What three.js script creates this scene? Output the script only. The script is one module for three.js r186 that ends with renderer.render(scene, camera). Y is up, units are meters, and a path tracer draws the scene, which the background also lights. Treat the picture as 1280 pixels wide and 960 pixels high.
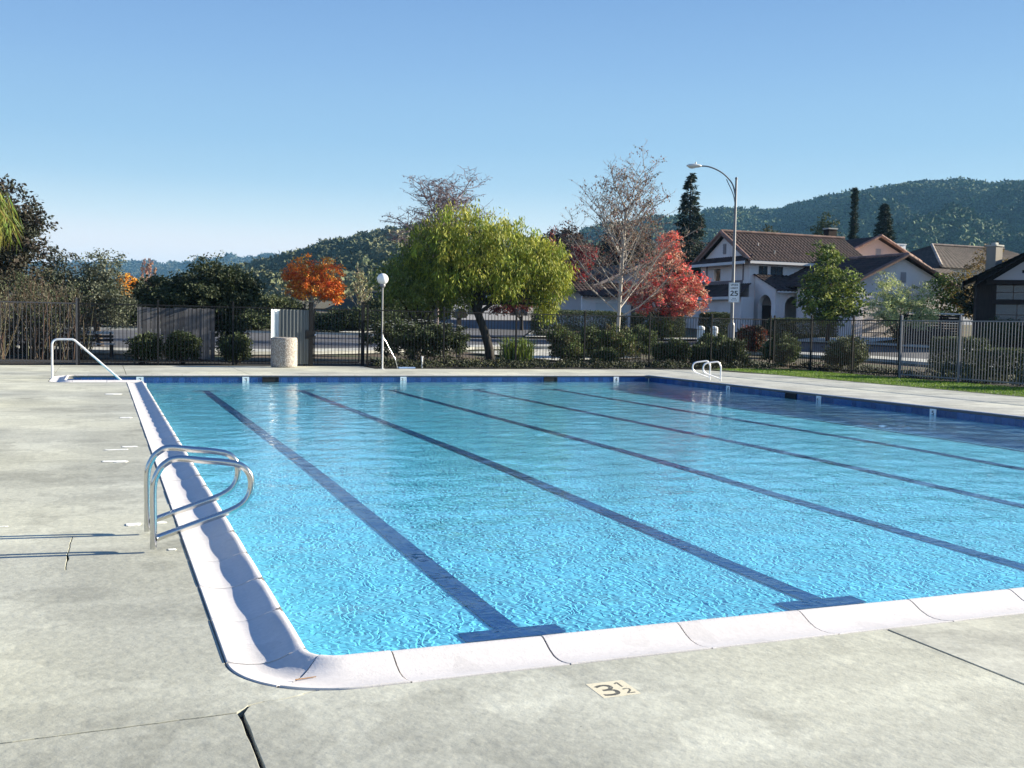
import * as THREE from 'three';
import { mergeGeometries } from 'three/addons/utils/BufferGeometryUtils.js';
import { createNoise2D, createNoise3D } from 'simplex-noise';

// ------------------------------------------------------------------ camera, sky, sun, exposure
const D2R = Math.PI / 180;
const scene = new THREE.Scene();
const camera = new THREE.PerspectiveCamera(40.6, 4 / 3, 0.1, 9000);
camera.rotation.order = 'YXZ';
camera.position.set(-0.8307, 1.498, 4.4208);
camera.rotation.set(-3.36 * D2R, -21.542 * D2R, 1.15 * D2R);

const SUN_AZ = 97 * D2R, SUN_EL = 17.5 * D2R;          // azimuth clockwise from -z
const sunDir = new THREE.Vector3(Math.sin(SUN_AZ) * Math.cos(SUN_EL), Math.sin(SUN_EL), -Math.cos(SUN_AZ) * Math.cos(SUN_EL));
const sun = new THREE.DirectionalLight(new THREE.Color(1, 0.91, 0.74), 5);
sun.position.copy(sunDir).multiplyScalar(120).add(new THREE.Vector3(10, 0, -20));
sun.target.position.set(10, 0, -20);
sun.castShadow = true; sun.shadow.radius = 1; sun.shadow.mapSize.set(4096, 4096);
Object.assign(sun.shadow.camera, { left: -90, right: 90, top: 90, bottom: -90, near: 1, far: 400 });
scene.add(sun, sun.target);

{ // clear winter sky: white haze at the horizon, blue above, paler towards the sun
  const W = 512, H = 256, data = new Float32Array(W * H * 4), lin = (c) => (c / 255 <= 0.04045 ? c / 255 / 12.92 : Math.pow((c / 255 + 0.055) / 1.055, 2.4));
  const stops = [[-90, 150, 160, 165], [-1, 214, 228, 238], [0, 250, 252, 253], [4.0, 252, 253, 252], [5.4, 218, 240, 248], [7.3, 180, 217, 241], [9.5, 160, 202, 236], [13.5, 141, 183, 229], [18, 122, 164, 218], [35, 88, 128, 192], [90, 52, 88, 156]];
  for (let r = 0; r < H; r++) {
    const el = ((r + 0.5) / H - 0.5) * 180;
    let k = 1; while (k < stops.length - 1 && el > stops[k][0]) k++;
    const a = stops[k - 1], b = stops[k], t = Math.min(1, Math.max(0, (el - a[0]) / (b[0] - a[0])));
    for (let c = 0; c < W; c++) {
      const th = ((c + 0.5) / W - 0.5) * 2 * Math.PI, x = Math.cos(th) * Math.cos(el * D2R), z = Math.sin(th) * Math.cos(el * D2R), y = Math.sin(el * D2R);
      const cs = x * sunDir.x + y * sunDir.y + z * sunDir.z, pale = 0.93 + 0.2 * (cs * 0.5 + 0.5) * Math.min(1, Math.max(0, el / 12)) + 0.35 * Math.pow(Math.max(0, cs), 12);
      for (let i = 0; i < 3; i++) data[(r * W + c) * 4 + i] = (lin(a[i + 1]) * (1 - t) + lin(b[i + 1]) * t) * (i === 2 ? 0.5 + 0.5 * pale : pale);
      data[(r * W + c) * 4 + 3] = 1;
    }
  }
  const sky = new THREE.DataTexture(data, W, H, THREE.RGBAFormat, THREE.FloatType);
  sky.mapping = THREE.EquirectangularReflectionMapping; sky.magFilter = THREE.LinearFilter; sky.needsUpdate = true;
  scene.background = sky; scene.environment = sky;
  scene.backgroundIntensity = scene.environmentIntensity = 0.345;
}
const renderer = new THREE.WebGLRenderer({ antialias: true });
renderer.toneMapping = THREE.LinearToneMapping;
renderer.toneMappingExposure = 2.9;
renderer.shadowMap.enabled = true;

// ------------------------------------------------------------------ helpers
function rng(seed) { let s = seed >>> 0; return () => { s = (s + 0x6d2b79f5) | 0; let t = Math.imul(s ^ (s >>> 15), 1 | s); t = (t + Math.imul(t ^ (t >>> 7), 61 | t)) ^ t; return ((t ^ (t >>> 14)) >>> 0) / 4294967296; }; }
const R0 = rng(7), n2 = createNoise2D(rng(11)), n3 = createNoise3D(rng(12));
const clamp = (x, a, b) => Math.min(b, Math.max(a, x)), mix = (a, b, t) => a + (b - a) * t, sstep = (a, b, x) => { const t = clamp((x - a) / (b - a), 0, 1); return t * t * (3 - 2 * t); };
const V = (x, y, z) => new THREE.Vector3(x, y, z);
const used = {};
function numbered(n) { const k = used[n] = (used[n] ?? -1) + 1; return k ? n + '_' + String(k).padStart(3, '0') : n; }
function shadows(o) { o.castShadow = true; o.receiveShadow = true; return o; }
function mesh(name, geo, mat, parent) { const m = shadows(new THREE.Mesh(geo, mat)); m.name = parent ? name : numbered(name); (parent || scene).add(m); return m; }
function tag(o, label, category, group) { o.userData.label = label; o.userData.category = category; if (group) o.userData.group = group; return o; }
function thing(name, label, category, [x, y, z] = [0, 0, 0], turn = 0, group) {
  const o = new THREE.Group(); o.name = numbered(name); o.position.set(x, y, z); o.rotation.y = turn; scene.add(o);
  return tag(o, label, category, group);
}
function struct(o) { o.userData.kind = 'structure'; return o; }
function stuff(o) { o.userData.kind = 'stuff'; return o; }
function std(r, g, b, rough = 0.8, more = {}) { const m = new THREE.MeshPhysicalMaterial({ roughness: rough, ...more }); m.color.setRGB(r, g, b); return m; }

// a mesh builder: tubes, boxes and leaves with a colour per vertex
class MB {
  constructor() { this.p = []; this.n = []; this.c = []; this.i = []; this.col = [1, 1, 1]; }
  v(x, y, z, nx, ny, nz) { this.p.push(x, y, z); this.n.push(nx, ny, nz); this.c.push(...this.col); return this.p.length / 3 - 1; }
  tube(a, b, r0, r1, sides = 6) {
    const d = V().subVectors(b, a).normalize(), u = V(Math.abs(d.y) > 0.9 ? 1 : 0, Math.abs(d.y) > 0.9 ? 0 : 1, 0).cross(d).normalize(), w = V().crossVectors(d, u), at = this.p.length / 3;
    for (let k = 0; k < sides; k++) {
      const t = (k / sides) * 2 * Math.PI, x = u.x * Math.cos(t) + w.x * Math.sin(t), y = u.y * Math.cos(t) + w.y * Math.sin(t), z = u.z * Math.cos(t) + w.z * Math.sin(t);
      this.v(a.x + x * r0, a.y + y * r0, a.z + z * r0, x, y, z); this.v(b.x + x * r1, b.y + y * r1, b.z + z * r1, x, y, z);
    }
    for (let k = 0; k < sides; k++) { const j = at + 2 * k, l = at + 2 * ((k + 1) % sides); this.i.push(j, l, j + 1, l, l + 1, j + 1); }
  }
  path(pts, r0, r1, sides = 6) { for (let k = 0; k + 1 < pts.length; k++) this.tube(pts[k], pts[k + 1], mix(r0, r1, k / (pts.length - 1)), mix(r0, r1, (k + 1) / (pts.length - 1)), sides); }
  leaf(c, d, n, len, wid) {   // a pointed leaf along d, facing n
    const s = V().crossVectors(d, n).normalize().multiplyScalar(wid / 2), m = V().copy(c).addScaledVector(d, len * 0.45), e = V().copy(c).addScaledVector(d, len), nn = V().crossVectors(s, d).normalize();
    const a = this.v(c.x, c.y, c.z, nn.x, nn.y, nn.z), b = this.v(m.x + s.x, m.y + s.y, m.z + s.z, nn.x, nn.y, nn.z), f = this.v(e.x, e.y, e.z, nn.x, nn.y, nn.z), g = this.v(m.x - s.x, m.y - s.y, m.z - s.z, nn.x, nn.y, nn.z);
    this.i.push(a, b, f, a, f, g);
  }
  geo() {
    const g = new THREE.BufferGeometry();
    g.setAttribute('position', new THREE.Float32BufferAttribute(this.p, 3)); g.setAttribute('normal', new THREE.Float32BufferAttribute(this.n, 3)); g.setAttribute('color', new THREE.Float32BufferAttribute(this.c, 3)); g.setIndex(this.i);
    return g;
  }
}
function box(w, h, d, x = 0, y = 0, z = 0, ry = 0) { const g = new THREE.BoxGeometry(w, h, d); if (ry) g.rotateY(ry); return g.translate(x, y, z); }
function tubeAlong(pts, r, seg = 60, sides = 12, tension = 0.5) { return new THREE.TubeGeometry(new THREE.CatmullRomCurve3(pts, false, 'centripetal', tension), seg, r, sides); }
function roundedPath(pts, rad) {   // straight runs joined by arcs
  const path = new THREE.CurvePath();
  let prev = pts[0];
  for (let i = 1; i < pts.length - 1; i++) {
    const p = pts[i], a = V().subVectors(prev, p), b = V().subVectors(pts[i + 1], p), r = Math.min(rad[i - 1] ?? rad[0], a.length() * 0.95, b.length() * 0.95), s = V().copy(p).addScaledVector(a.normalize(), r), e = V().copy(p).addScaledVector(b.normalize(), r);
    if (prev.distanceTo(s) > 1e-4) path.add(new THREE.LineCurve3(prev, s));
    path.add(new THREE.QuadraticBezierCurve3(s, p, e)); prev = e;
  }
  path.add(new THREE.LineCurve3(prev, pts[pts.length - 1]));
  return path;
}

// tileable textures
function hash(x, y, s) { let h = Math.imul(x, 374761393) ^ Math.imul(y, 668265263) ^ Math.imul(s, 2246822519); h = Math.imul(h ^ (h >>> 13), 1274126177); return ((h ^ (h >>> 16)) >>> 0) / 4294967296; }
function vnoise(x, y, per, s) {
  const x0 = Math.floor(x), y0 = Math.floor(y), fx = x - x0, fy = y - y0, u = fx * fx * (3 - 2 * fx), v = fy * fy * (3 - 2 * fy), w = (a) => ((a % per) + per) % per;
  return mix(mix(hash(w(x0), w(y0), s), hash(w(x0 + 1), w(y0), s), u), mix(hash(w(x0), w(y0 + 1), s), hash(w(x0 + 1), w(y0 + 1), s), u), v);
}
function fbm(x, y, per, oct, s, gain = 0.5) { let sum = 0, a = 1, t = 0; for (let o = 0; o < oct; o++) { sum += a * vnoise(x * per, y * per, per, s + o); t += a; a *= gain; per *= 2; } return sum / t; }
function texture(N, f, { srgb = false, gray = false, repeat = 1 } = {}) {   // f(u, v) -> value or [r, g, b], 0..1
  const d = new Uint8Array(N * N * 4);
  for (let y = 0; y < N; y++) for (let x = 0; x < N; x++) {
    const c = f(x / N, y / N), o = (y * N + x) * 4;
    for (let k = 0; k < 3; k++) d[o + k] = clamp(Math.round((gray ? c : c[k]) * 255), 0, 255);
    d[o + 3] = 255;
  }
  const t = new THREE.DataTexture(d, N, N, THREE.RGBAFormat, THREE.UnsignedByteType);
  t.wrapS = t.wrapT = THREE.RepeatWrapping; t.magFilter = THREE.LinearFilter; t.minFilter = THREE.LinearMipmapLinearFilter; t.generateMipmaps = true;
  if (srgb) t.colorSpace = THREE.SRGBColorSpace;
  t.repeat.set(repeat, repeat); t.needsUpdate = true;
  return t;
}
function tinted(t, repeat) { const c = t.clone(); c.repeat.set(repeat, repeat); c.needsUpdate = true; return c; }

// ------------------------------------------------------------------ materials
const fineGrain = texture(512, (u, v) => fbm(u, v, 64, 3, 5, 0.7), { gray: true });
const roughGrain = texture(512, (u, v) => fbm(u, v, 16, 5, 9, 0.6), { gray: true });
const concreteMap = texture(2048, (u, v) => {
  const big = fbm(u, v, 3, 4, 21), mid = fbm(u, v, 14, 5, 31, 0.6), fine = fbm(u, v, 220, 3, 41, 0.75), streak = fbm(u * 1, v, 5, 3, 61) ;
  const wash = sstep(0.52, 0.7, fbm((u + 0.05 * big) % 1, (v * 5) % 1, 5, 4, 71));
  const stain = sstep(0.56, 0.72, mid) * 0.06 + sstep(0.55, 0.75, streak) * 0.07;
  let b = 0.78 + (big - 0.5) * 0.16 + (mid - 0.5) * 0.06 + (fine - 0.5) * 0.13 - stain + wash * 0.05 - 0.05 * sstep(0.6, 0.63, fbm(u, v, 7, 5, 301, 0.62)) + 0.05 * sstep(0.63, 0.66, fbm((u * 1.0) % 1, v, 11, 4, 311, 0.6));
  if (vnoise(u * 300, v * 300, 300, 77) > 0.985) b -= 0.15;
  const w = (big - 0.5) * 0.05;
  return [b * (0.985 + w), b * (0.985 + w * 0.6), b * (0.955 - w)];
}, { srgb: true });
const deckMat = std(0.86, 0.86, 0.755, 0.9, { map: tinted(concreteMap, 1 / 7.3), bumpMap: tinted(roughGrain, 1 / 0.55), bumpScale: 0.0022 });
const deckMatB = std(0.8, 0.8, 0.74, 0.85, { map: tinted(concreteMap, 1 / 5.1), bumpMap: tinted(roughGrain, 1 / 0.8), bumpScale: 0.0018 });
const woodMap = texture(512, (u, v) => { const b = 0.8 + (fbm(u, v * 0.999, 40, 2, 171) - 0.5) * 0.2 + (vnoise(u * 60, v * 4, 60, 181) - 0.5) * 0.3; return [b, b, b]; }, { srgb: true });
const kerbMat = std(0.85, 0.84, 0.8, 0.9, { map: tinted(concreteMap, 1 / 4.7) });
const copingMap = texture(1024, (u, v) => {
  let b = 0.93 + (fbm(u, v, 5, 4, 91) - 0.5) * 0.07 + (fbm(u, v, 120, 2, 93) - 0.5) * 0.05;
  if (vnoise(u * 140, v * 140, 140, 95) > 0.988) b -= 0.3;
  if (sstep(0.66, 0.74, fbm(u, v, 9, 3, 97)) > 0.5) b -= 0.03;
  return [b, b * 0.985, b * 0.985];
}, { srgb: true });
const copingMat = std(0.8, 0.79, 0.77, 0.75, { map: tinted(copingMap, 1 / 1.9), bumpMap: tinted(fineGrain, 1 / 0.5), bumpScale: 0.0006 });
const steel = std(0.62, 0.62, 0.6, 0.2, { metalness: 1, roughnessMap: texture(256, (u, v) => 0.55 + 0.45 * fbm(u, v, 8, 4, 101), { gray: true }) });
const whiteSteel = std(0.82, 0.82, 0.82, 0.3, { metalness: 0.4 });
const ironBlack = std(0.008, 0.008, 0.009, 0.6, { specularIntensity: 0.5 });
const ironGrey = std(0.2, 0.2, 0.215, 0.4), ironDull = std(0.07, 0.068, 0.075, 0.5);  // ironGrey lightens the right fence to paint sunlight on its pickets
// ridges invented to draw caustic light on the pool plaster, steeper on one side
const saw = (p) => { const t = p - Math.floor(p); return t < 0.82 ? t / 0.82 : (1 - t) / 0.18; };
const causticRidges = texture(2048, (u, v) => {
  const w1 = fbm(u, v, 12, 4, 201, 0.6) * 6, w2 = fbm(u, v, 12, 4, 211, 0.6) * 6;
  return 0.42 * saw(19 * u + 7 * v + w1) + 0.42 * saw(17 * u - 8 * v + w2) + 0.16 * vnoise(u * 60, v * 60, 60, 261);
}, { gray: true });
const plaster = std(0.86, 0.87, 0.86, 0.85, { map: tinted(texture(512, (u, v) => { const b = 0.93 + (fbm(u, v, 6, 5, 111) - 0.5) * 0.14; return [b, b, b]; }, { srgb: true }), 1 / 3.1), bumpMap: tinted(causticRidges, 1 / 2.9), bumpScale: 0.0145 });
const tileMap = texture(256, (u, v) => { const du = Math.abs(((u * 4) % 1) - 0.5), dv = Math.abs(((v * 4) % 1) - 0.5), j = Math.max(du, dv) > 0.455, h = hash(Math.floor(u * 4), Math.floor(v * 4), 3); return j ? [0.34, 0.4, 0.5] : [0.09 + 0.05 * h, 0.2 + 0.08 * h, 0.42 + 0.12 * h]; }, { srgb: true });
const laneMat = std(0.55, 0.6, 0.7, 0.5, { map: tinted(tileMap, 1 / 0.2) });
const tileBlue = [std(0.018, 0.065, 0.2, 0.15), std(0.024, 0.08, 0.24, 0.15), std(0.014, 0.05, 0.17, 0.2)];
const leafMat = std(1, 1, 1, 0.75, { vertexColors: true, transmission: 0.3, thickness: 0, specularIntensity: 0.45 });
leafMat.side = THREE.DoubleSide;
const barkMat = std(1, 1, 1, 0.9, { vertexColors: true });
const dark = std(0.01, 0.01, 0.012, 0.9);

// ------------------------------------------------------------------ ground
function g(x, z) { const r = Math.hypot(x - 7, z + 10), s = Math.max(0, r - 24); return s < 60 ? 0.036 * s : 2.16 + 0.03 * Math.min(s - 60, 90); }
const groundMap = texture(1024, (u, v) => { const a = fbm(u, v, 5, 5, 121), b = fbm(u, v, 90, 3, 131, 0.7), k = sstep(0.42, 0.6, a); const l = 0.55 + b * 0.8; return [mix(0.34, 0.27, k) * l, mix(0.27, 0.3, k) * l, mix(0.19, 0.15, k) * l]; }, { srgb: true });
const groundMat = std(0.8, 0.8, 0.8, 1, { map: tinted(groundMap, 1 / 6) });
{ // one sheet to the horizon, left open under the pool and its deck
  const ax = (lo, hi, cuts) => { const s = new Set(cuts); for (let v = lo; v <= hi; v += 3) s.add(v); for (let e = 1; e < 26; e++) { s.add(lo - 3 * Math.pow(e, 2.25)); s.add(hi + 3 * Math.pow(e, 2.25)); } return [...s].sort((a, b) => a - b).filter((v, i, A) => !i || v - A[i - 1] > 0.02); };
  const X = ax(-60, 90, [-14, 19.2]), Z = ax(-120, 20, [-26.7, 12]), p = [], uv = [], idx = [], id = (i, j) => j * X.length + i;
  for (const z of Z) for (const x of X) { p.push(x, g(x, z) - 0.02, z); uv.push(x, z); }
  for (let j = 0; j + 1 < Z.length; j++) for (let i = 0; i + 1 < X.length; i++) {
    const x = (X[i] + X[i + 1]) / 2, z = (Z[j] + Z[j + 1]) / 2;
    if (x > -14 && x < 19.2 && z > -26.7 && z < 12) continue;
    idx.push(id(i, j), id(i, j + 1), id(i + 1, j), id(i + 1, j), id(i, j + 1), id(i + 1, j + 1));
  }
  const geo = new THREE.BufferGeometry(); geo.setAttribute('position', new THREE.Float32BufferAttribute(p, 3)); geo.setAttribute('uv', new THREE.Float32BufferAttribute(uv, 2)); geo.setIndex(idx); geo.computeVertexNormals();
  struct(mesh('ground', geo, groundMat));
}
function resample(pts, n) { const c = new THREE.CatmullRomCurve3(pts.map(([x, z]) => V(x, 0, z)), false, 'centripetal'); return c.getSpacedPoints(n).map((p) => [p.x, p.z]); }
function strip(A, B, n, lift, across = 6, height = g) {   // a sheet between two lines, lying on the ground
  const a = resample(A, n), b = resample(B, n), p = [], uv = [], idx = [];
  for (let i = 0; i <= n; i++) for (let k = 0; k <= across; k++) { const x = mix(a[i][0], b[i][0], k / across), z = mix(a[i][1], b[i][1], k / across); p.push(x, height(x, z) + lift, z); uv.push(x, z); }
  for (let i = 0; i < n; i++) for (let k = 0; k < across; k++) { const o = i * (across + 1) + k; idx.push(o, o + 1, o + across + 1, o + 1, o + across + 2, o + across + 1); }
  const geo = new THREE.BufferGeometry(); geo.setAttribute('position', new THREE.Float32BufferAttribute(p, 3)); geo.setAttribute('uv', new THREE.Float32BufferAttribute(uv, 2)); geo.setIndex(idx); geo.computeVertexNormals();
  if (geo.attributes.normal.getY(0) < 0) { geo.setIndex(idx.map((_, i) => idx[i - (i % 3) + 2 - (i % 3)])); geo.computeVertexNormals(); }
  return geo;
}
function offset(pts, d) { return pts.map((q, i) => { const a = pts[Math.max(0, i - 1)], b = pts[Math.min(pts.length - 1, i + 1)], l = Math.hypot(b[0] - a[0], b[1] - a[1]); return [q[0] + (d * (b[1] - a[1])) / l, q[1] - (d * (b[0] - a[0])) / l]; }); }
const inner = [[-70, -35.5], [-20, -35.6], [4, -35.8], [10, -37.4], [15, -39.8], [20, -40], [24.6, -37.4], [28.2, -31.5], [29.4, -24], [29.5, -6], [29.5, 30]];
const outer = [[-70, -53], [-20, -53], [6, -53], [13, -51.4], [18, -49.4], [23, -48.4], [31, -47.4], [37, -43.2], [39.2, -35], [39.5, -24], [39.5, -6], [39.5, 10], [39.5, 30]];
const asphaltMap = texture(1024, (u, v) => { const b = 0.72 + (fbm(u, v, 4, 4, 141) - 0.5) * 0.3 + (fbm(u, v, 200, 2, 151) - 0.5) * 0.25; return [b, b, b * 1.02]; }, { srgb: true });
const asphalt = std(0.16, 0.165, 0.18, 0.95, { map: tinted(asphaltMap, 1 / 8) });
struct(mesh('street', strip(inner, outer, 120, 0.03, 10), asphalt));
const sideA = [[13, -52.2], [20, -66], [30, -86], [46, -118], [70, -160]], sideB = [[21, -49.6], [28, -64], [38, -84], [54, -115], [78, -157]];
struct(mesh('side_street', strip(sideA, sideB, 60, 0.05, 6), asphalt));
struct(mesh('sidewalk', strip(offset(inner, 0.25), offset(inner, 1.9), 120, 0.12, 2), kerbMat));
struct(mesh('sidewalk', strip(offset(outer.slice(5), -0.25), offset(outer.slice(5), -1.9), 90, 0.12, 2), kerbMat));
struct(mesh('sidewalk', strip(offset(sideB, -0.2), offset(sideB, -1.8), 60, 0.12, 2), kerbMat));
struct(mesh('sidewalk', strip(offset(sideA, 0.2), offset(sideA, 1.8), 60, 0.12, 2), kerbMat));
function kerb(line, d, n) { const pts = resample(offset(line, d), n), gs = []; const mb = new MB(); for (let i = 0; i < n; i++) { const a = pts[i], b = pts[i + 1], l = Math.hypot(b[0] - a[0], b[1] - a[1]); const k = box(l + 0.002, 0.18, 0.16); k.rotateZ(Math.atan2(g(...b) - g(...a), l)); k.rotateY(-Math.atan2(b[1] - a[1], b[0] - a[0])); k.translate((a[0] + b[0]) / 2, (g(...a) + g(...b)) / 2 + 0.05, (a[1] + b[1]) / 2); gs.push(k); } return mergeGeometries(gs); }
struct(mesh('kerb', kerb(inner, 0.16, 110), kerbMat));
struct(mesh('kerb', kerb(outer.slice(5), -0.16, 80), kerbMat));
struct(mesh('kerb', kerb(outer.slice(0, 4), -0.16, 70), kerbMat));
// driveway and lit paving beyond the leaning tree
struct(mesh('driveway', strip([[13.6, -37.4], [16, -38.6], [18, -39.2]], [[15.6, -32.6], [18, -33], [20, -33.6]], 12, 0.08, 4), kerbMat));
struct(mesh('driveway', strip([[36, -45], [41.5, -49]], [[39, -42], [45, -45.5]], 10, 0.09, 4), kerbMat));

// ------------------------------------------------------------------ pool: basin, tiles, lanes, water
const PW = 14.32, PL = 22.86, BAY = 1.62, BAYZ = -20.7, WATER = -0.125;
const floorY = (z, x = 0) => -0.27 - 0.10 * sstep(-9, 0, z) - 0.16 * sstep(10.5, 14.3, x);
const pool = new THREE.Group(); pool.name = 'swimming_pool'; scene.add(pool); struct(pool);
{
  const nz = 40, p = [], uv = [], idx = [];
  const flat = (x0, x1, z0, z1) => { const o = p.length / 3; for (let j = 0; j <= nz; j++) { const z = mix(z0, z1, j / nz); for (let k = 0; k <= 30; k++) { const x = mix(x0, x1, k / 30); p.push(x, floorY(z, x), z); uv.push(x, z); } } for (let j = 0; j < nz; j++) for (let k = 0; k < 30; k++) { const a = o + 31 * j + k; idx.push(a, a + 1, a + 31, a + 1, a + 32, a + 31); } };
  flat(-0.05, PW + 0.05, 0.05, -PL - 0.05); flat(-BAY - 0.05, -0.05, BAYZ + 0.05, -PL - 0.05);
  const geo = new THREE.BufferGeometry(); geo.setAttribute('position', new THREE.Float32BufferAttribute(p, 3)); geo.setAttribute('uv', new THREE.Float32BufferAttribute(uv, 2)); geo.setIndex(idx); geo.computeVertexNormals();
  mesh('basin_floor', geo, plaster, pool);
  const wall = (a, b) => { const l = Math.hypot(b[0] - a[0], b[1] - a[1]), w = new THREE.BoxGeometry(l + 0.18, 0.66, 0.2); w.translate(l / 2, -0.37, -0.1 - 0.012); w.rotateY(-Math.atan2(b[1] - a[1], b[0] - a[0])); w.translate(a[0], 0, a[1]); return w; };
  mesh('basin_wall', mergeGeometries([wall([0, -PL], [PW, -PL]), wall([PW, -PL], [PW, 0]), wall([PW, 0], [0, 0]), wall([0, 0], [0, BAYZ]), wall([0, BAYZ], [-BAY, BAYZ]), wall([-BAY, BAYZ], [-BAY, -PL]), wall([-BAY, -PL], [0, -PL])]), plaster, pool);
  // waterline tiles, one by one, along the two walls in view and round the stair bay
  const tg = new THREE.BoxGeometry(0.146, 0.136, 0.012);
  const slots = [[3.21, 'far'], [11.12, 'far'], [-15.95, 'right']];
  const row = (n, place) => { for (let k = 0; k < n; k++) { const t = mesh('waterline_tile', tg, tileBlue[Math.floor(R0() * 3)], pool); place(t, k); } };
  row(106, (t, k) => t.position.set(-BAY + 0.075 + k * 0.1502, -0.098, -PL - 0.004 + 0.001 * R0()));
  row(152, (t, k) => { t.rotation.y = -Math.PI / 2; t.position.set(PW + 0.004 - 0.001 * R0(), -0.098, -0.075 - k * 0.1502); });
  const st = mergeGeometries([...Array(13)].map((_, k) => tg.clone().rotateY(Math.PI / 2).translate(-BAY - 0.004, -0.098, BAYZ - 0.075 - k * 0.1502)));
  stuff(mesh('bay_tiles', st, tileBlue[0], pool));
  for (const [at, w] of slots) { const s = mesh('skimmer_mouth', mergeGeometries([box(0.42, 0.015, 0.03, 0, 0.058), box(0.42, 0.015, 0.03, 0, -0.058), box(0.02, 0.13, 0.03, -0.2), box(0.02, 0.13, 0.03, 0.2), box(0.38, 0.1, 0.012)]), dark, pool); if (w === 'far') s.position.set(at, -0.094, -PL + 0.012); else { s.rotation.y = -Math.PI / 2; s.position.set(PW - 0.012, -0.094, at); } }
  // depth numbers on white tiles
  const num = (text, x, z, turn) => {
    const c = document.createElement('canvas'); c.width = 128; c.height = 128; const q = c.getContext('2d'); q.fillStyle = '#dfe2e2'; q.fillRect(0, 0, 128, 128); q.fillStyle = '#1c2430'; q.textAlign = 'center'; q.textBaseline = 'middle'; q.font = 'bold 104px sans-serif';
    if (text.endsWith('½')) { q.font = 'bold 96px sans-serif'; q.fillText(text[0], 42, 68); q.font = 'bold 44px sans-serif'; q.fillText('1', 98, 38); q.fillText('2', 98, 94); q.fillRect(80, 64, 36, 5); } else q.fillText(text, 64, 68);
    const t = new THREE.CanvasTexture(c); t.colorSpace = THREE.SRGBColorSpace;
    const m = mesh('depth_number', new THREE.BoxGeometry(0.17, 0.146, 0.012), std(1, 1, 1, 0.25, { map: t }), pool); m.position.set(x, -0.09, z); m.rotation.y = turn;
  };
  num('2', 0.02, -PL + 0.012, 0); num('3', 2.58, -PL + 0.012, 0); num('3½', 6.76, -PL + 0.012, 0); num('4', 13.23, -PL + 0.012, 0);
  num('4', PW - 0.012, -18.6, -Math.PI / 2); num('4½', PW - 0.012, -14.92, -Math.PI / 2); num('5', PW - 0.012, -11.42, -Math.PI / 2);
  // lane lines of small dark tiles with a cross bar at each end
  for (let k = 0; k < 6; k++) {
    const x = 1.45 + 2.26 * k, sheet = (x0, x1, z0, z1, n) => { const q = new THREE.PlaneGeometry(x1 - x0, z0 - z1, 1, n); q.rotateX(-Math.PI / 2); q.translate((x0 + x1) / 2, 0, (z0 + z1) / 2); const P = q.attributes.position, U = q.attributes.uv; for (let i = 0; i < P.count; i++) { P.setY(i, floorY(P.getZ(i), P.getX(i)) + 0.008); U.setXY(i, P.getX(i), P.getZ(i)); } return q; };
    const G = mergeGeometries([sheet(x - 0.078, x + 0.078, -1.36, -21.15, 60), sheet(x - 0.32, x + 0.32, -1.18, -1.359, 2), sheet(x - 0.32, x + 0.32, -21.151, -21.35, 2)]); G.computeVertexNormals();
    mesh('lane_line', G, laneMat, pool);
  }
  // steps in the bay
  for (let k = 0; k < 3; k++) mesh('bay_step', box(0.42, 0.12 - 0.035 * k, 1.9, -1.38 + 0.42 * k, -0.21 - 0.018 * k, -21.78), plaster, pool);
}
{ // water: swell in the sheet, ripples in the relief
  const ripple = texture(2048, (u, v) => {
    const wx = (fbm(u, v, 9, 3, 201) - 0.5) * 0.05, wy = (fbm(u, v, 9, 3, 211) - 0.5) * 0.05, a = (u + wx + 1) % 1, b = (v + wy + 1) % 1;
    const r1 = 1 - Math.abs(2 * vnoise(a * 40, b * 40, 40, 221) - 1), r2 = 1 - Math.abs(2 * vnoise(a * 78, b * 78, 78, 231) - 1), s = vnoise(a * 17, b * 17, 17, 241);
    return 0.4 * s + 0.38 * r1 * r1 + 0.22 * r2 * r2;
  }, { gray: true });
  const wmat = std(0.4, 0.845, 0.99, 0.02, { transmission: 1, thickness: 0, ior: 1.33, bumpMap: tinted(ripple, 1 / 2.9), bumpScale: 0.0034 });
  const shape = (x0, x1, z0, z1, step) => {
    const nx = Math.round((x1 - x0) / step), nz = Math.round((z1 - z0) / step), q = new THREE.PlaneGeometry(x1 - x0, z1 - z0, nx, nz); q.rotateX(-Math.PI / 2); q.translate((x0 + x1) / 2, 0, (z0 + z1) / 2);
    const P = q.attributes.position, U = q.attributes.uv;
    for (let i = 0; i < P.count; i++) {
      const x = P.getX(i), z = P.getZ(i); let h = 0.0042 * n2(x * 0.9, z * 1.3) + 0.0035 * n2(x * 2.1 + 7, z * 2.9) + 0.0014 * n2(x * 4.7, z * 6.1 + 3);
      for (const [jx, jz] of [[7.0, -16.2], [11.6, -9.6], [4.8, -9.5]]) { const d = Math.hypot(x - jx, (z - jz)); h += 0.014 * Math.exp(-d * d * 3.2) * (0.4 + n2(x * 6, z * 6)); }
      P.setY(i, WATER + h); U.setXY(i, x, z);
    }
    q.computeVertexNormals(); return q;
  };
  const w = mesh('pool_water', mergeGeometries([shape(-0.02, PW + 0.02, -PL - 0.02, 0.02, 0.1), shape(-BAY - 0.02, -0.02, -PL - 0.02, BAYZ + 0.02, 0.1)]), wmat); struct(w);
}

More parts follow.
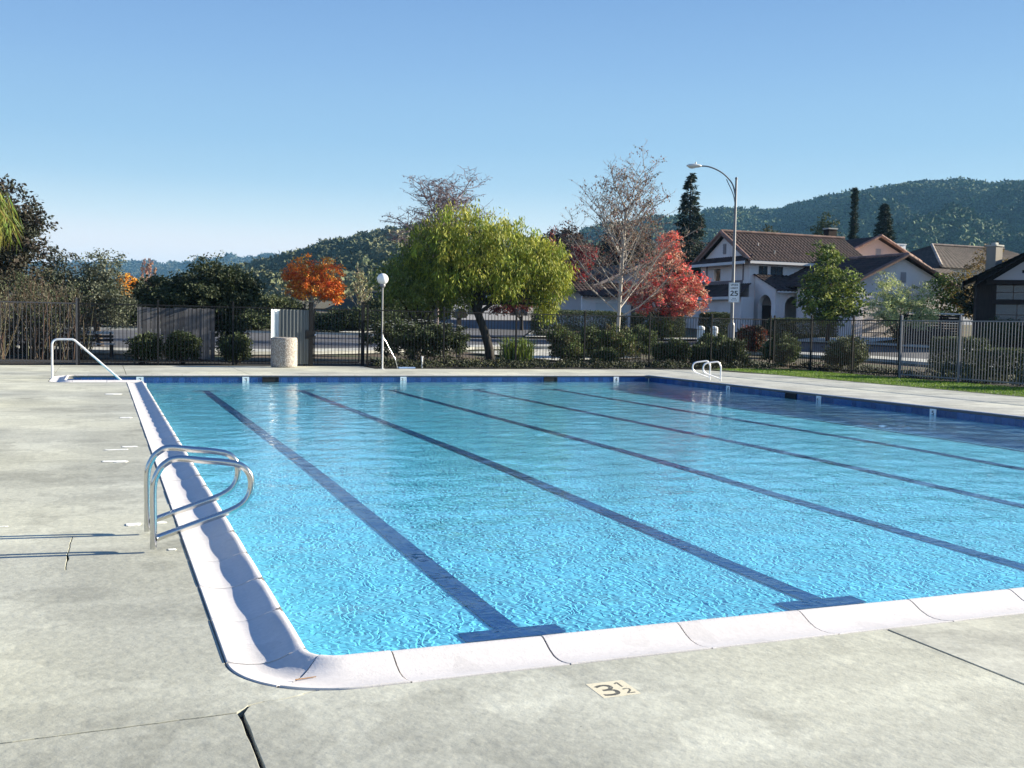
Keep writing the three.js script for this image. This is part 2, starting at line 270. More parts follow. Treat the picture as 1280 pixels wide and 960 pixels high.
// ------------------------------------------------------------------ coping stones
const coping = new THREE.Group(); coping.name = 'pool_coping'; scene.add(coping); struct(coping);
{
  const prof = [[0.335, -0.06], [0.335, -0.004], [0.331, 0.003], [0.3, -0.006], [0.25, -0.016], [0.2, -0.021], [0.15, -0.018], [0.1, -0.004], [0.065, 0.012], [0.035, 0.026], [0.018, 0.031], [0.0, 0.031], [-0.012, 0.024], [-0.017, 0.012], [-0.015, -0.004], [-0.004, -0.02], [0.004, -0.026], [0.004, -0.06]];   // [outwards from the lip, height]
  const lips = (t) => Math.pow(Math.abs(2 * t - 1), 2);
  let arch = 0.0065;
  function stone(at, n, m) {   // at(t) -> [x, z, outward x, outward z]
    const p = [], uv = [], idx = [], K = prof.length, du = R0() * 9;
    let run = 0, last;
    for (let i = 0; i <= n; i++) {
      const t = i / n, [x, z, ox, oz] = at(t); if (last) run += Math.hypot(x - last[0], z - last[1]); last = [x, z];
      prof.forEach(([s, y], k) => { const e = (i === 0 || i === n) && k > 1 && k < 15 ? 0.0006 : 0, drop = y > 0.012 || (k > 8 && k < 15) ? arch * lips(t) : 0; p.push(x + ox * s, y - drop - e, z + oz * s); uv.push(run + du, s + du * 0.7); });
    }
    for (let i = 0; i < n; i++) for (let k = 0; k + 1 < K; k++) { const o = i * K + k; idx.push(o, o + 1, o + K, o + 1, o + K + 1, o + K); }
    for (const i of [0, n]) { const o = i * K, [x, z, ox, oz] = at(i / n), c = p.length / 3; p.push(x + ox * 0.17, -0.055, z + oz * 0.17); uv.push(0, 0); for (let k = 0; k < K; k++) { const k2 = (k + 1) % K; i ? idx.push(c, o + k, o + k2) : idx.push(c, o + k2, o + k); } }
    const geo = new THREE.BufferGeometry(); geo.setAttribute('position', new THREE.Float32BufferAttribute(p, 3)); geo.setAttribute('uv', new THREE.Float32BufferAttribute(uv, 2)); geo.setIndex(idx);
    const sides = n * (K - 1) * 6;
    // end caps and sides get flat edges, the dish stays smooth
    const q = geo.toNonIndexed(); q.computeVertexNormals(); const sm = geo.clone(); sm.setIndex(idx.slice(0, sides)); sm.computeVertexNormals();
    const N = q.attributes.normal, S = sm.attributes.normal, a = V(), b = V(); idx.forEach((id, j) => { a.fromBufferAttribute(N, j); b.fromBufferAttribute(S, id); if (j < sides && a.dot(b) > 0.6) N.setXYZ(j, b.x, b.y, b.z); });
    const s = mesh('coping_stone', q, m || copingMat, coping);
    s.position.y = (R0() - 0.5) * 0.003; return s;
  }
  const line = (x0, z0, x1, z1, ox, oz, len, off = 0) => { const L = Math.hypot(x1 - x0, z1 - z0); let s = 0, first = off || len; while (s < L - 0.01) { let e = Math.min(L, s + (s === 0 ? first : len)); if (L - e < 0.25) e = L; const a = (s + 0.004) / L, b = (e - 0.004) / L; stone((t) => [mix(x0, x1, mix(a, b, t)), mix(z0, z1, mix(a, b, t)), ox, oz], 10); s = e; } };
  const r = 0.15, arc = (cx, cz, a0, a1, parts) => { for (let k = 0; k < parts; k++) stone((t) => { const g0 = 0.012, q = mix(mix(a0, a1, k / parts) + g0 * Math.sign(a1 - a0), mix(a0, a1, (k + 1) / parts) - g0 * Math.sign(a1 - a0), t); return [cx + r * Math.cos(q), cz + r * Math.sin(q), Math.cos(q), Math.sin(q)]; }, 12); };
  line(0, -r, 0, BAYZ + 0.34, -1, 0, 0.68);
  arch = 0.0004;
  const bend = (q) => [r + r * Math.cos(q), -r + r * Math.sin(q), Math.cos(q), Math.sin(q)], qa = Math.PI - 0.02, qm = Math.PI * 0.73, qb = Math.PI / 2, la = r * (qm - qb), lb = 0.206;
  stone((t) => bend(mix(qa, qm + 0.014, t)), 14);
  stone((t) => { const q = t * (la + lb); return q < la ? bend(qm - 0.014 - (q / la) * (qm - 0.014 - qb)) : [r + q - la, 0, 0, 1]; }, 24);
  line(r + 0.21, 0, PW - r, 0, 0, 1, 0.728);
  arc(PW - r, -r, Math.PI / 2, 0, 2);
  line(PW, -r, PW, -PL + r, 1, 0, 0.73);
  arc(PW - r, -PL + r, 0, -Math.PI / 2, 2);
  line(PW - r, -PL, -BAY + r, -PL, 0, -1, 0.73);
  arc(-BAY + r, -PL + r, -Math.PI / 2, -Math.PI, 2);
  line(-BAY, -PL + r, -BAY, BAYZ - r, -1, 0, 0.6);
  arc(-BAY + r, BAYZ - r, Math.PI, Math.PI / 2, 2);
  line(-BAY + r, BAYZ, 0, BAYZ, 0, 1, 0.72);
  // grout bedding that shows in the joints
  arch = 0; const grout = std(0.13, 0.125, 0.12, 0.95), bed = (at, n) => { const m = stone(at, n, grout); m.name = 'grout'; m.position.y = -0.0055; };
  bed((t) => [0.003, mix(-r, BAYZ + 0.34, t), -1, 0], 2); bed((t) => [mix(r, PW - r, t), -0.003, 0, 1], 2); bed((t) => [PW - 0.003, mix(-r, -PL + r, t), 1, 0], 2); bed((t) => [mix(PW - r, -BAY + r, t), -PL + 0.003, 0, -1], 2);
  for (const [cx, cz, a] of [[r, -r, Math.PI], [PW - r, -r, Math.PI / 2], [PW - r, -PL + r, 0], [-BAY + r, -PL + r, -Math.PI / 2], [-BAY + r, BAYZ - r, Math.PI]]) bed((t) => { const q = a - (t * Math.PI) / 2; return [cx + (r - 0.003) * Math.cos(q), cz + (r - 0.003) * Math.sin(q), Math.cos(q), Math.sin(q)]; }, 14);
}

// ------------------------------------------------------------------ deck slabs
const deck = new THREE.Group(); deck.name = 'pool_deck'; scene.add(deck); struct(deck);
{
  const jag = (pts, amp, step = 0.07) => { const out = []; for (let i = 0; i + 1 < pts.length; i++) { const a = pts[i], b = pts[i + 1], l = Math.hypot(b[0] - a[0], b[1] - a[1]), n = Math.max(1, Math.round(l / step)); for (let k = 0; k < n; k++) { const t = k / n, o = k ? amp * n2(mix(a[0], b[0], t) * 9, mix(a[1], b[1], t) * 9) : 0; out.push([mix(a[0], b[0], t) - (o * (b[1] - a[1])) / l, mix(a[1], b[1], t) + (o * (b[0] - a[0])) / l]); } } out.push(pts[pts.length - 1]); return out; };
  const slab = (pts, m = deckMat, holes = []) => {
    const s = new THREE.Shape(pts.map(([x, z]) => new THREE.Vector2(x, -z)));
    for (const h of holes) s.holes.push(new THREE.Path(h.map(([x, z]) => new THREE.Vector2(x, -z))));
    const e = new THREE.ExtrudeGeometry(s, { depth: 0.09, bevelEnabled: true, bevelThickness: 0.0015, bevelSize: 0.0015, bevelOffset: -0.0015, bevelSegments: 1 }); e.rotateX(-Math.PI / 2); e.translate(0, -0.0925, 0);
    const o = mesh('slab', e, m, deck); o.position.y = -0.001 + (R0() - 0.5) * 0.002; return o;
  };
  const rect = (x0, z0, x1, z1) => [[x0, z0], [x1, z0], [x1, z1], [x0, z1]];
  const E = 0.338, J = 0.006, oc = (n, a0, a1) => [...Array(n + 1)].map((_, k) => { const q = mix(a0, a1, k / n); return [0.15 + 0.492 * Math.cos(q), -0.15 + 0.492 * Math.sin(q)]; });
  // the slab left of the pool, with a short control crack; its broken corner runs up to the coping
  const crack = jag([[-1.03, -3.13], [-1.045, -2.5], [-1.04, -2.13]], 0.004), crackBack = crack.slice().reverse().map(([x, z], i, A) => [x + 0.006 + (i > 3 && i < 6 ? 0.008 : 0), z]);
  const cor = oc(14, Math.PI, Math.PI * 0.62);   // along the coping from the left side round towards the front
  const fault = jag([cor[cor.length - 1], [-0.22, 0.36], [-0.31, 0.38], [-0.34, 0.44]], 0.012, 0.03);
  slab([[-13, 0.455], ...jag([[-13, 0.455], [-2.4, 0.46], [-1.2, 0.47], [-0.36, 0.44]], 0.004).slice(1), ...fault.slice().reverse().slice(1), ...cor.slice().reverse().slice(1), [-E, BAYZ + 0.353], [-BAY + 0.1, BAYZ + 0.353], [-BAY - 0.25, BAYZ + 0.25], [-BAY - 0.353, BAYZ - 0.1], [-BAY - 0.353, -22.2], [-13, -22.2]], deckMat, [[...crack, ...crackBack]]);
  slab([[-13, 0.472], ...jag([[-13, 0.472], [-2.4, 0.477], [-1.2, 0.487], [-0.362, 0.457]], 0.004).slice(1), ...jag([[-0.355, 0.47], [-0.348, 0.95], [-0.342, 1.6], [-0.342, 3.6]], 0.003).slice(1), [-13, 3.6]]);
  const fr = fault.slice().map(([x, z]) => [x + 0.012, z + 0.007]);
  const front = oc(14, Math.PI * 0.615, Math.PI / 2);
  slab([...front, [2.822, E], [2.825, 3.6], [-0.322, 3.6], ...jag([[-0.322, 3.6], [-0.322, 1.6], [-0.33, 0.95], [-0.337, 0.47]], 0.003).slice(1), ...fr.slice().reverse()]);
  for (let k = 0; k < 5; k++) { const x0 = 2.84 + 3.1 * k; slab(rect(x0 + (k ? J : 0), E, x0 + 3.1, 3.6), k ? deckMat : deckMatB); }
  for (let k = 0; k < 10; k++) slab(rect(-13 + 3.1 * k, 3.612, -13 + 3.1 * k + 3.09, 7), deckMat);
  for (let k = 0; k < 10; k++) slab(rect(-13 + 3.1 * k, 7.012, -13 + 3.1 * k + 3.09, 12), deckMat);
  // far deck: to the fence on the left, to the planting bed on the right
  const F = -PL - 0.353;
  slab(rect(-13, -22.212, -BAY - 0.363, -28.7)); 
  slab(rect(-BAY - 0.353, F, -0.29, -28.7));
  slab(rect(-0.275, F, 2.77, -28.7)); slab(rect(2.782, F, 7.0, -28.7)); slab(rect(7.012, F, 9.6, -27.05)); slab(rect(9.612, F, 12.7, -27.05)); slab(rect(12.712, F, PW + 0.35, -27.05));
  // right deck, its outer edge drawn by the lawn
  const RX = PW + 0.353, edge = (z) => mix(18.6, 19.35, sstep(-27, -23, z));
  const side = [[-27.05, -23.2], [-23.19, -19.1], [-19.09, -15], [-14.99, -10.9], [-10.89, -6.8], [-6.79, -2.7], [-2.69, 0.34]];
  side.forEach(([a, b], i) => { const q = []; for (let k = 0; k <= 6; k++) { const z = mix(a, b, k / 6); q.push([edge(z), z]); } slab([[RX, a], ...q, [RX, b]], deckMatB); });
  // worn white tiles and filler patches let into the concrete by the coping
  const patch = std(0.86, 0.86, 0.82, 0.8, { bumpMap: tinted(fineGrain, 3), bumpScale: 0.001 });
  for (const [x, z, w, d] of [[-0.65, -16.66, 0.3, 0.26], [-0.52, -11.76, 0.2, 0.14], [-0.7, -7.9, 0.24, 0.07], [-0.55, -8.16, 0.17, 0.09], [-0.78, -6.93, 0.13, 0.1], [-0.66, -6.9, 0.13, 0.15], [-0.63, -3.44, 0.1, 0.1], [-0.45, -3.46, 0.1, 0.07], [-1.5, -3.6, 0.09, 0.02], [-0.42, -2.52, 0.05, 0.04]]) {
    const n = 12, s = new THREE.Shape([...Array(n)].map((_, k) => { const q = (k / n) * 2 * Math.PI, e = 0.75 + 0.35 * R0(); return new THREE.Vector2(clamp(Math.cos(q) * 1.3, -1, 1) * w * 0.5 * e, clamp(Math.sin(q) * 1.3, -1, 1) * d * 0.5 * e); }));
    const o = mesh('worn_patch', new THREE.ExtrudeGeometry(s, { depth: 0.003, bevelEnabled: false }).rotateX(-Math.PI / 2), patch, deck); o.position.set(x, -0.0015, z);
  }
  const cap = mesh('drain_cap', new THREE.CylinderGeometry(0.055, 0.06, 0.012, 24), std(0.75, 0.75, 0.73, 0.5), deck); cap.position.set(3.62, 0.002, 0.72);
  // depth marker set in the front deck
  const c = document.createElement('canvas'); c.width = c.height = 256; const q = c.getContext('2d'); q.fillStyle = '#e6dcbf'; q.fillRect(0, 0, 256, 256); q.fillStyle = '#5b5a52'; q.textAlign = 'center'; q.textBaseline = 'middle'; q.font = '250px sans-serif'; q.lineWidth = 9; q.strokeStyle = '#5b5a52'; q.strokeText('3', 88, 140); q.fillText('3', 88, 140); q.font = '118px sans-serif'; q.lineWidth = 4; for (const [d, x, y] of [['1', 196, 72], ['2', 206, 186]]) { q.strokeText(d, x, y); q.fillText(d, x, y); }
  const rr = rng(99); for (let k = 0; k < 260; k++) { q.fillStyle = rr() < 0.7 ? 'rgba(226,217,192,0.75)' : 'rgba(120,116,104,0.5)'; q.fillRect(rr() * 256, rr() * 256, 2 + rr() * 9, 1 + rr() * 4); }
  const tx = new THREE.CanvasTexture(c); tx.colorSpace = THREE.SRGBColorSpace;
  const mastic = std(0.02, 0.02, 0.02, 1), sheet = (x0, z0, x1, z1) => new THREE.PlaneGeometry(x1 - x0, z1 - z0).rotateX(-Math.PI / 2).translate((x0 + x1) / 2, -0.03, (z0 + z1) / 2);
  mesh('joint_mastic', mergeGeometries([sheet(-13.1, -22.3, -BAY - 0.31, 12), sheet(-BAY - 0.31, BAYZ + 0.31, -0.31, 12), sheet(-0.31, 0.31, PW + 0.31, 12), sheet(PW + 0.31, -27.1, 19.3, 12), sheet(-13.1, -28.75, 7.05, -PL - 0.31), sheet(7.05, -27.1, PW + 0.31, -PL - 0.31)]), mastic, deck);
  const mk = mesh('depth_marker', new THREE.BoxGeometry(0.17, 0.012, 0.168), std(0.95, 0.95, 0.95, 0.6, { map: tx }), deck); mk.position.set(1.125, -0.0065, 0.672);
  mesh('leaf_stem', new THREE.CylinderGeometry(0.003, 0.002, 0.09, 6).rotateZ(Math.PI / 2).rotateY(0.12).translate(0, 0, 0), std(0.35, 0.2, 0.1, 0.9), deck).position.set(-0.04, -0.012, 0.12);
}

// ------------------------------------------------------------------ lawn strip and soil beds
{
  const lawnL = [[19.0, -27.4], [19.2, -26.2], [19.32, -24.5], [19.36, -23], [19.36, -15], [19.36, -5], [19.36, 3]], lawnR = [[22.4, -27.4], [22.55, -26.2], [22.6, -24.5], [22.6, -23], [22.6, -15], [22.6, -5], [22.6, 3]];
  const soil = std(0.055, 0.04, 0.028, 1, { map: tinted(groundMap, 1 / 2.3), bumpMap: tinted(roughGrain, 1), bumpScale: 0.03 });
  struct(mesh('lawn_soil', strip(lawnL, lawnR, 40, 0.0, 4), std(0.05, 0.075, 0.02, 1)));
  const m = new MB(), r = rng(31);
  for (let k = 0; k < 42000; k++) {
    const z = mix(3, -27.3, r()), x = mix(19.36, 22.55, r()); if (z < -23 && x < 19.0 + 0.36 * sstep(-27.4, -23, z)) continue;
    const t = r(), c = n2(x * 1.1, z * 0.7) * 0.25 + 0.5; m.col = [mix(0.16, 0.36, t * c), mix(0.25, 0.42, t), mix(0.025, 0.05, t)];
    m.leaf(V(x, 0, z), V(r() - 0.5, 0.9, r() - 0.5).normalize(), V(r() - 0.5, 0.2, r() - 0.5).normalize(), 0.03 + r() * 0.035, 0.014);
  }
  stuff(tag(mesh('lawn_grass', m.geo(), leafMat), 'mown bright green grass strip along the right deck', 'grass'));
  struct(mesh('planting_bed', strip([[7.1, -27.06], [12, -27.06], [16, -27.06], [19, -27.4]], [[7.1, -33], [12, -33], [16, -33.2], [22, -34]], 40, 0.004, 8), soil));
  struct(mesh('planting_bed', strip([[-13, -28.72], [0, -28.72], [7.08, -28.72]], [[-13, -33.6], [0, -33.6], [7.08, -33.4]], 40, 0.0, 6), soil));
  struct(mesh('planting_bed', strip([[22.62, -27.4], [22.62, -15], [22.62, 3]], [[26.6, -27.4], [27, -15], [27, 3]], 40, 0.006, 6), soil));
}

// ------------------------------------------------------------------ rails of polished tube
function tube(path, r, seg = 90) { return new THREE.TubeGeometry(path, seg, r, 14); }
function flange(x, y, z, parent, m) { mesh('anchor_flange', new THREE.LatheGeometry([[0.021, 0], [0.05, 0], [0.052, 0.004], [0.048, 0.01], [0.03, 0.014], [0.0215, 0.03]].map(([a, b]) => new THREE.Vector2(a, b)), 24), m, parent).position.set(x, y, z); }
function grabRail(name, label, x, z, dir, group, m, s = 1) {
  const t = thing(name, label, 'grab rail', [x, 0, z], 0, group), P = (a, b) => V(dir * a * s, b * s, 0);
  const body = roundedPath([P(0, -0.02), P(0, 0.62), P(0.55, 0.555), P(0.62, 0.28), P(0.42, 0.215), P(0.012, 0.09)], [0.16, 0.13, 0.19, 0.12]);
  const loop = new THREE.CatmullRomCurve3([P(0, 0.02), P(0, 0.2), P(0, 0.42), P(0.03, 0.515), P(0.075, 0.567), P(0.145, 0.594), P(0.3, 0.577), P(0.44, 0.561), P(0.535, 0.538), P(0.588, 0.487), P(0.606, 0.42), P(0.594, 0.345), P(0.548, 0.282), P(0.46, 0.236), P(0.3, 0.182), P(0.15, 0.132), P(0.018, 0.088)], false, 'catmullrom', 0.5);
  mesh('tube', tube(loop, 0.0215, 160), m, t);
  mesh('weld_collar', new THREE.TorusGeometry(0.021, 0.004, 8, 20).rotateY(Math.PI / 2).rotateZ(0.33 * dir).translate(dir * 0.022, 0.09, 0), m, t);
  return t;
}
grabRail('grab_rail', 'nearer of the two steel looped grab rails on the left pool edge', -0.535, -2.475, 1, 'looped rails at the near left edge', steel);
grabRail('grab_rail', 'farther of the two steel looped grab rails on the left pool edge', -0.55, -3.06, 1, 'looped rails at the near left edge', steel);
grabRail('grab_rail', 'white looped grab rail at far right pool edge, left one of the pair', 14.92, -20.46, -1, 'looped rails at the far right edge', whiteSteel, 0.93);
grabRail('grab_rail', 'white looped grab rail at far right pool edge, right one of the pair', 14.92, -19.92, -1, 'looped rails at the far right edge', whiteSteel, 0.93);
{
  const t = thing('stair_rail', 'white bent handrail sloping down into the stair bay at the far left corner', 'handrail', [-1.93, 0, -21.9]);
  mesh('tube', tube(roundedPath([V(0, -0.02, 0), V(0, 0.91, 0), V(0.46, 0.915, 0), V(1.72, -0.25, 0)], [0.14, 0.05]), 0.024, 100), whiteSteel, t);
  flange(0, 0, 0, t, whiteSteel);
  const b = thing('braced_post', 'slim white post with a diagonal brace standing on the far deck', 'post', [7.2, 0, -26.85]);
  mesh('post', new THREE.CylinderGeometry(0.022, 0.022, 1.06, 10).translate(0, 0.53, 0), whiteSteel, b);
  const br = new MB(); br.tube(V(0.02, 0.98, 0), V(0.42, 0.3, -0.05), 0.012, 0.012, 8); br.tube(V(0.42, 0.3, -0.05), V(0.5, 0.02, -0.06), 0.012, 0.012, 8); mesh('brace', br.geo(), steel, b);
  mesh('base_plate', new THREE.CylinderGeometry(0.06, 0.06, 0.012, 16).translate(0, 0.006, 0), whiteSteel, b);
  const f = thing('foam_board', 'flat pale blue board lying at the far deck edge by the dark shrub', 'board', [8.05, 0.0, -27.2], 0.05);
  const sh = new THREE.Shape(); sh.moveTo(-0.26, -0.13); sh.lineTo(0.26, -0.13); sh.quadraticCurveTo(0.3, 0, 0.26, 0.13); sh.lineTo(-0.26, 0.13); sh.quadraticCurveTo(-0.3, 0, -0.26, -0.13);
  mesh('board', new THREE.ExtrudeGeometry(sh, { depth: 0.03, bevelEnabled: true, bevelSize: 0.006, bevelThickness: 0.006, bevelSegments: 2 }).rotateX(-Math.PI / 2).translate(0, 0.01, 0), std(0.25, 0.38, 0.62, 0.6), f);
  const w = thing('riser_pipe', 'short white riser pipe at the bed edge beside the blue board', 'pipe', [8.62, 0, -27.35]);
  mesh('pipe', new THREE.CylinderGeometry(0.028, 0.028, 0.34, 12).translate(0, 0.17, 0), whiteSteel, w); mesh('cap', new THREE.CylinderGeometry(0.036, 0.036, 0.05, 12).translate(0, 0.36, 0), whiteSteel, w);
}
// ------------------------------------------------------------------ litter bin of exposed aggregate
{
  const t = thing('litter_bin', 'round concrete litter bin with pebbled sides by the pool gate', 'litter bin', [4.36, 0, -27.9]);
  const agg = texture(512, (u, v) => { let best = 9, id = 0; const N = 26, x = u * N, y = v * N; for (let j = -1; j <= 1; j++) for (let i = -1; i <= 1; i++) { const cx = Math.floor(x) + i, cy = Math.floor(y) + j, wx = ((cx % N) + N) % N, wy = ((cy % N) + N) % N, d = Math.hypot(cx + hash(wx, wy, 1) - x, cy + hash(wx, wy, 2) - y); if (d < best) { best = d; id = hash(wx, wy, 3); } } const k = best < 0.42 ? 0.68 + 0.24 * id : 0.66; return [k, k * (0.94 + 0.05 * id), k * (0.88 + 0.08 * id)]; }, { srgb: true });
  const am = std(0.66, 0.64, 0.63, 0.9, { map: tinted(agg, 1), bumpMap: tinted(agg, 1), bumpScale: 0.012 });
  const prof = [[0.36, 0.0], [0.39, 0.02], [0.4, 0.06], [0.4, 0.86], [0.385, 0.905], [0.35, 0.92], [0.3, 0.915], [0.28, 0.89], [0.28, 0.3], [0.0, 0.3]].map(([a, b]) => new THREE.Vector2(a, b));
  const lg = new THREE.LatheGeometry(prof, 56), U = lg.attributes.uv, P = lg.attributes.position; for (let i = 0; i < U.count; i++) U.setXY(i, U.getX(i) * 2.5, P.getY(i) * 1.0 + (Math.hypot(P.getX(i), P.getZ(i)) < 0.35 ? 0.4 : 0));
  mesh('shell', lg, am, t);
}
// ------------------------------------------------------------------ iron fences
const picketGeo = new THREE.BoxGeometry(0.0155, 1.74, 0.0155).translate(0, 0.93, 0), picketThin = picketGeo;
function fence(name, label, A, B, step, iron, { h = 1.84, bays, light } = {}) {
  const L = Math.hypot(B[0] - A[0], B[1] - A[1]), turn = -Math.atan2(B[1] - A[1], B[0] - A[0]), t = thing(name, label, 'fence', [A[0], 0, A[1]], turn, undefined), n = Math.max(1, Math.round(L / step)), w = L / n;
  for (let k = 0; k <= n; k++) {
    const post = mesh('post', mergeGeometries([box(0.055, h + 0.12, 0.055, 0, (h + 0.12) / 2), new THREE.ConeGeometry(0.042, 0.04, 4).rotateY(Math.PI / 4).translate(0, h + 0.14, 0)]), iron, t); post.position.x = k * w;
    if (k === n) break;
    const panel = new THREE.Group(); panel.name = 'panel'; t.add(panel); panel.position.x = k * w; for (const y of [h - 0.02, 0.12]) mesh('rail', box(w - 0.057, 0.035, 0.03, w / 2, y), iron, panel);
    const c = Math.round(w / 0.112); for (let i = 1; i < c; i++) { const pk = mesh('picket', picketGeo, iron, panel); pk.position.set((i * w) / c, 0, 0.0); }
  }
  return t;
}
fence('pool_fence', 'grey iron picket fence at the far left in front of brushwood', [-8.6, -28.82], [-1.55, -28.82], 2.35, ironDull);
fence('pool_fence', 'black iron picket fence behind the stair bay and the dark shrubs', [-1.49, -28.82], [5.15, -28.82], 2.2, ironBlack);
fence('pool_fence', 'long black iron picket fence among the shrubs right of the gate', [7.12, -28.5], [22.6, -28.5], 2.58, ironBlack);
fence('pool_fence', 'black iron side fence behind the lawn, nearer the street shrubs', [22.7, -28.4], [22.7, -21.75], 2.2, ironBlack);
fence('pool_fence', 'iron picket fence with sunlight painted in as grey, at the right beside the lawn', [22.7, -21.69], [22.7, -4.7], 2.43, ironGrey);
{ // gate with its two heavy posts, lock box and ribbed guard
  const t = thing('pool_gate', 'black iron pool gate between two heavy posts right of the litter bin', 'gate', [5.33, 0, -28.7]);
  mesh('gate_post', mergeGeometries([box(0.13, 2.0, 0.11, 0, 1.0), box(0.15, 0.03, 0.13, 0, 2.015)]), ironBlack, t);
  mesh('gate_post', mergeGeometries([box(0.1, 2.05, 0.1, 1.68, 1.025), box(0.12, 0.03, 0.12, 1.68, 2.065)]), ironBlack, t);
  const leaf = mesh('gate_leaf', mergeGeometries([box(1.48, 0.04, 0.035, 0.83, 1.82), box(1.48, 0.04, 0.035, 0.83, 0.13), box(0.04, 1.66, 0.035, 0.105, 0.975), box(0.04, 1.66, 0.035, 1.56, 0.975)]), ironBlack, t);
  for (let k = 1; k < 13; k++) mesh('picket', picketGeo, ironBlack, leaf).position.x = 0.105 + k * 0.112;
  mesh('lock_box', mergeGeometries([box(0.32, 0.26, 0.12, -0.02, 1.0), box(0.06, 0.1, 0.06, 0.02, 1.17)]), ironBlack, t);
  mesh('lever', new THREE.CylinderGeometry(0.022, 0.03, 0.12, 12).rotateX(Math.PI / 2).translate(0.11, 1.0, 0.09), std(0.45, 0.5, 0.65, 0.25, { metalness: 0.8 }), t);
  const s = thing('ribbed_screen', 'ribbed grey metal guard screen standing behind the litter bin', 'screen', [4.05, 0, -28.68]);
  const rib = (n, w) => { const sh = new THREE.Shape(); const pts = []; for (let k = 0; k <= n * 4; k++) { const q = k / 4, f = q % 1; pts.push(new THREE.Vector2((q / n) * w, f === 0 || f === 0.75 ? 0 : 0.035)); } sh.moveTo(pts[0].x, pts[0].y); pts.slice(1).forEach((p) => sh.lineTo(p.x, p.y)); pts.reverse().forEach((p) => sh.lineTo(p.x, p.y - 0.006)); return new THREE.ExtrudeGeometry(sh, { depth: 1.72, bevelEnabled: false }).rotateX(-Math.PI / 2).translate(0, 0.06, 0); };
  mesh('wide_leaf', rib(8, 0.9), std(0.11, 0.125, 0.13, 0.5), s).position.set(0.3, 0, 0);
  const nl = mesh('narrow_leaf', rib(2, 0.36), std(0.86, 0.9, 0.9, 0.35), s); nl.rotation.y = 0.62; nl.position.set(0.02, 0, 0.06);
  nl.userData.label = 'bright white narrow leaf turned to the sun';
}
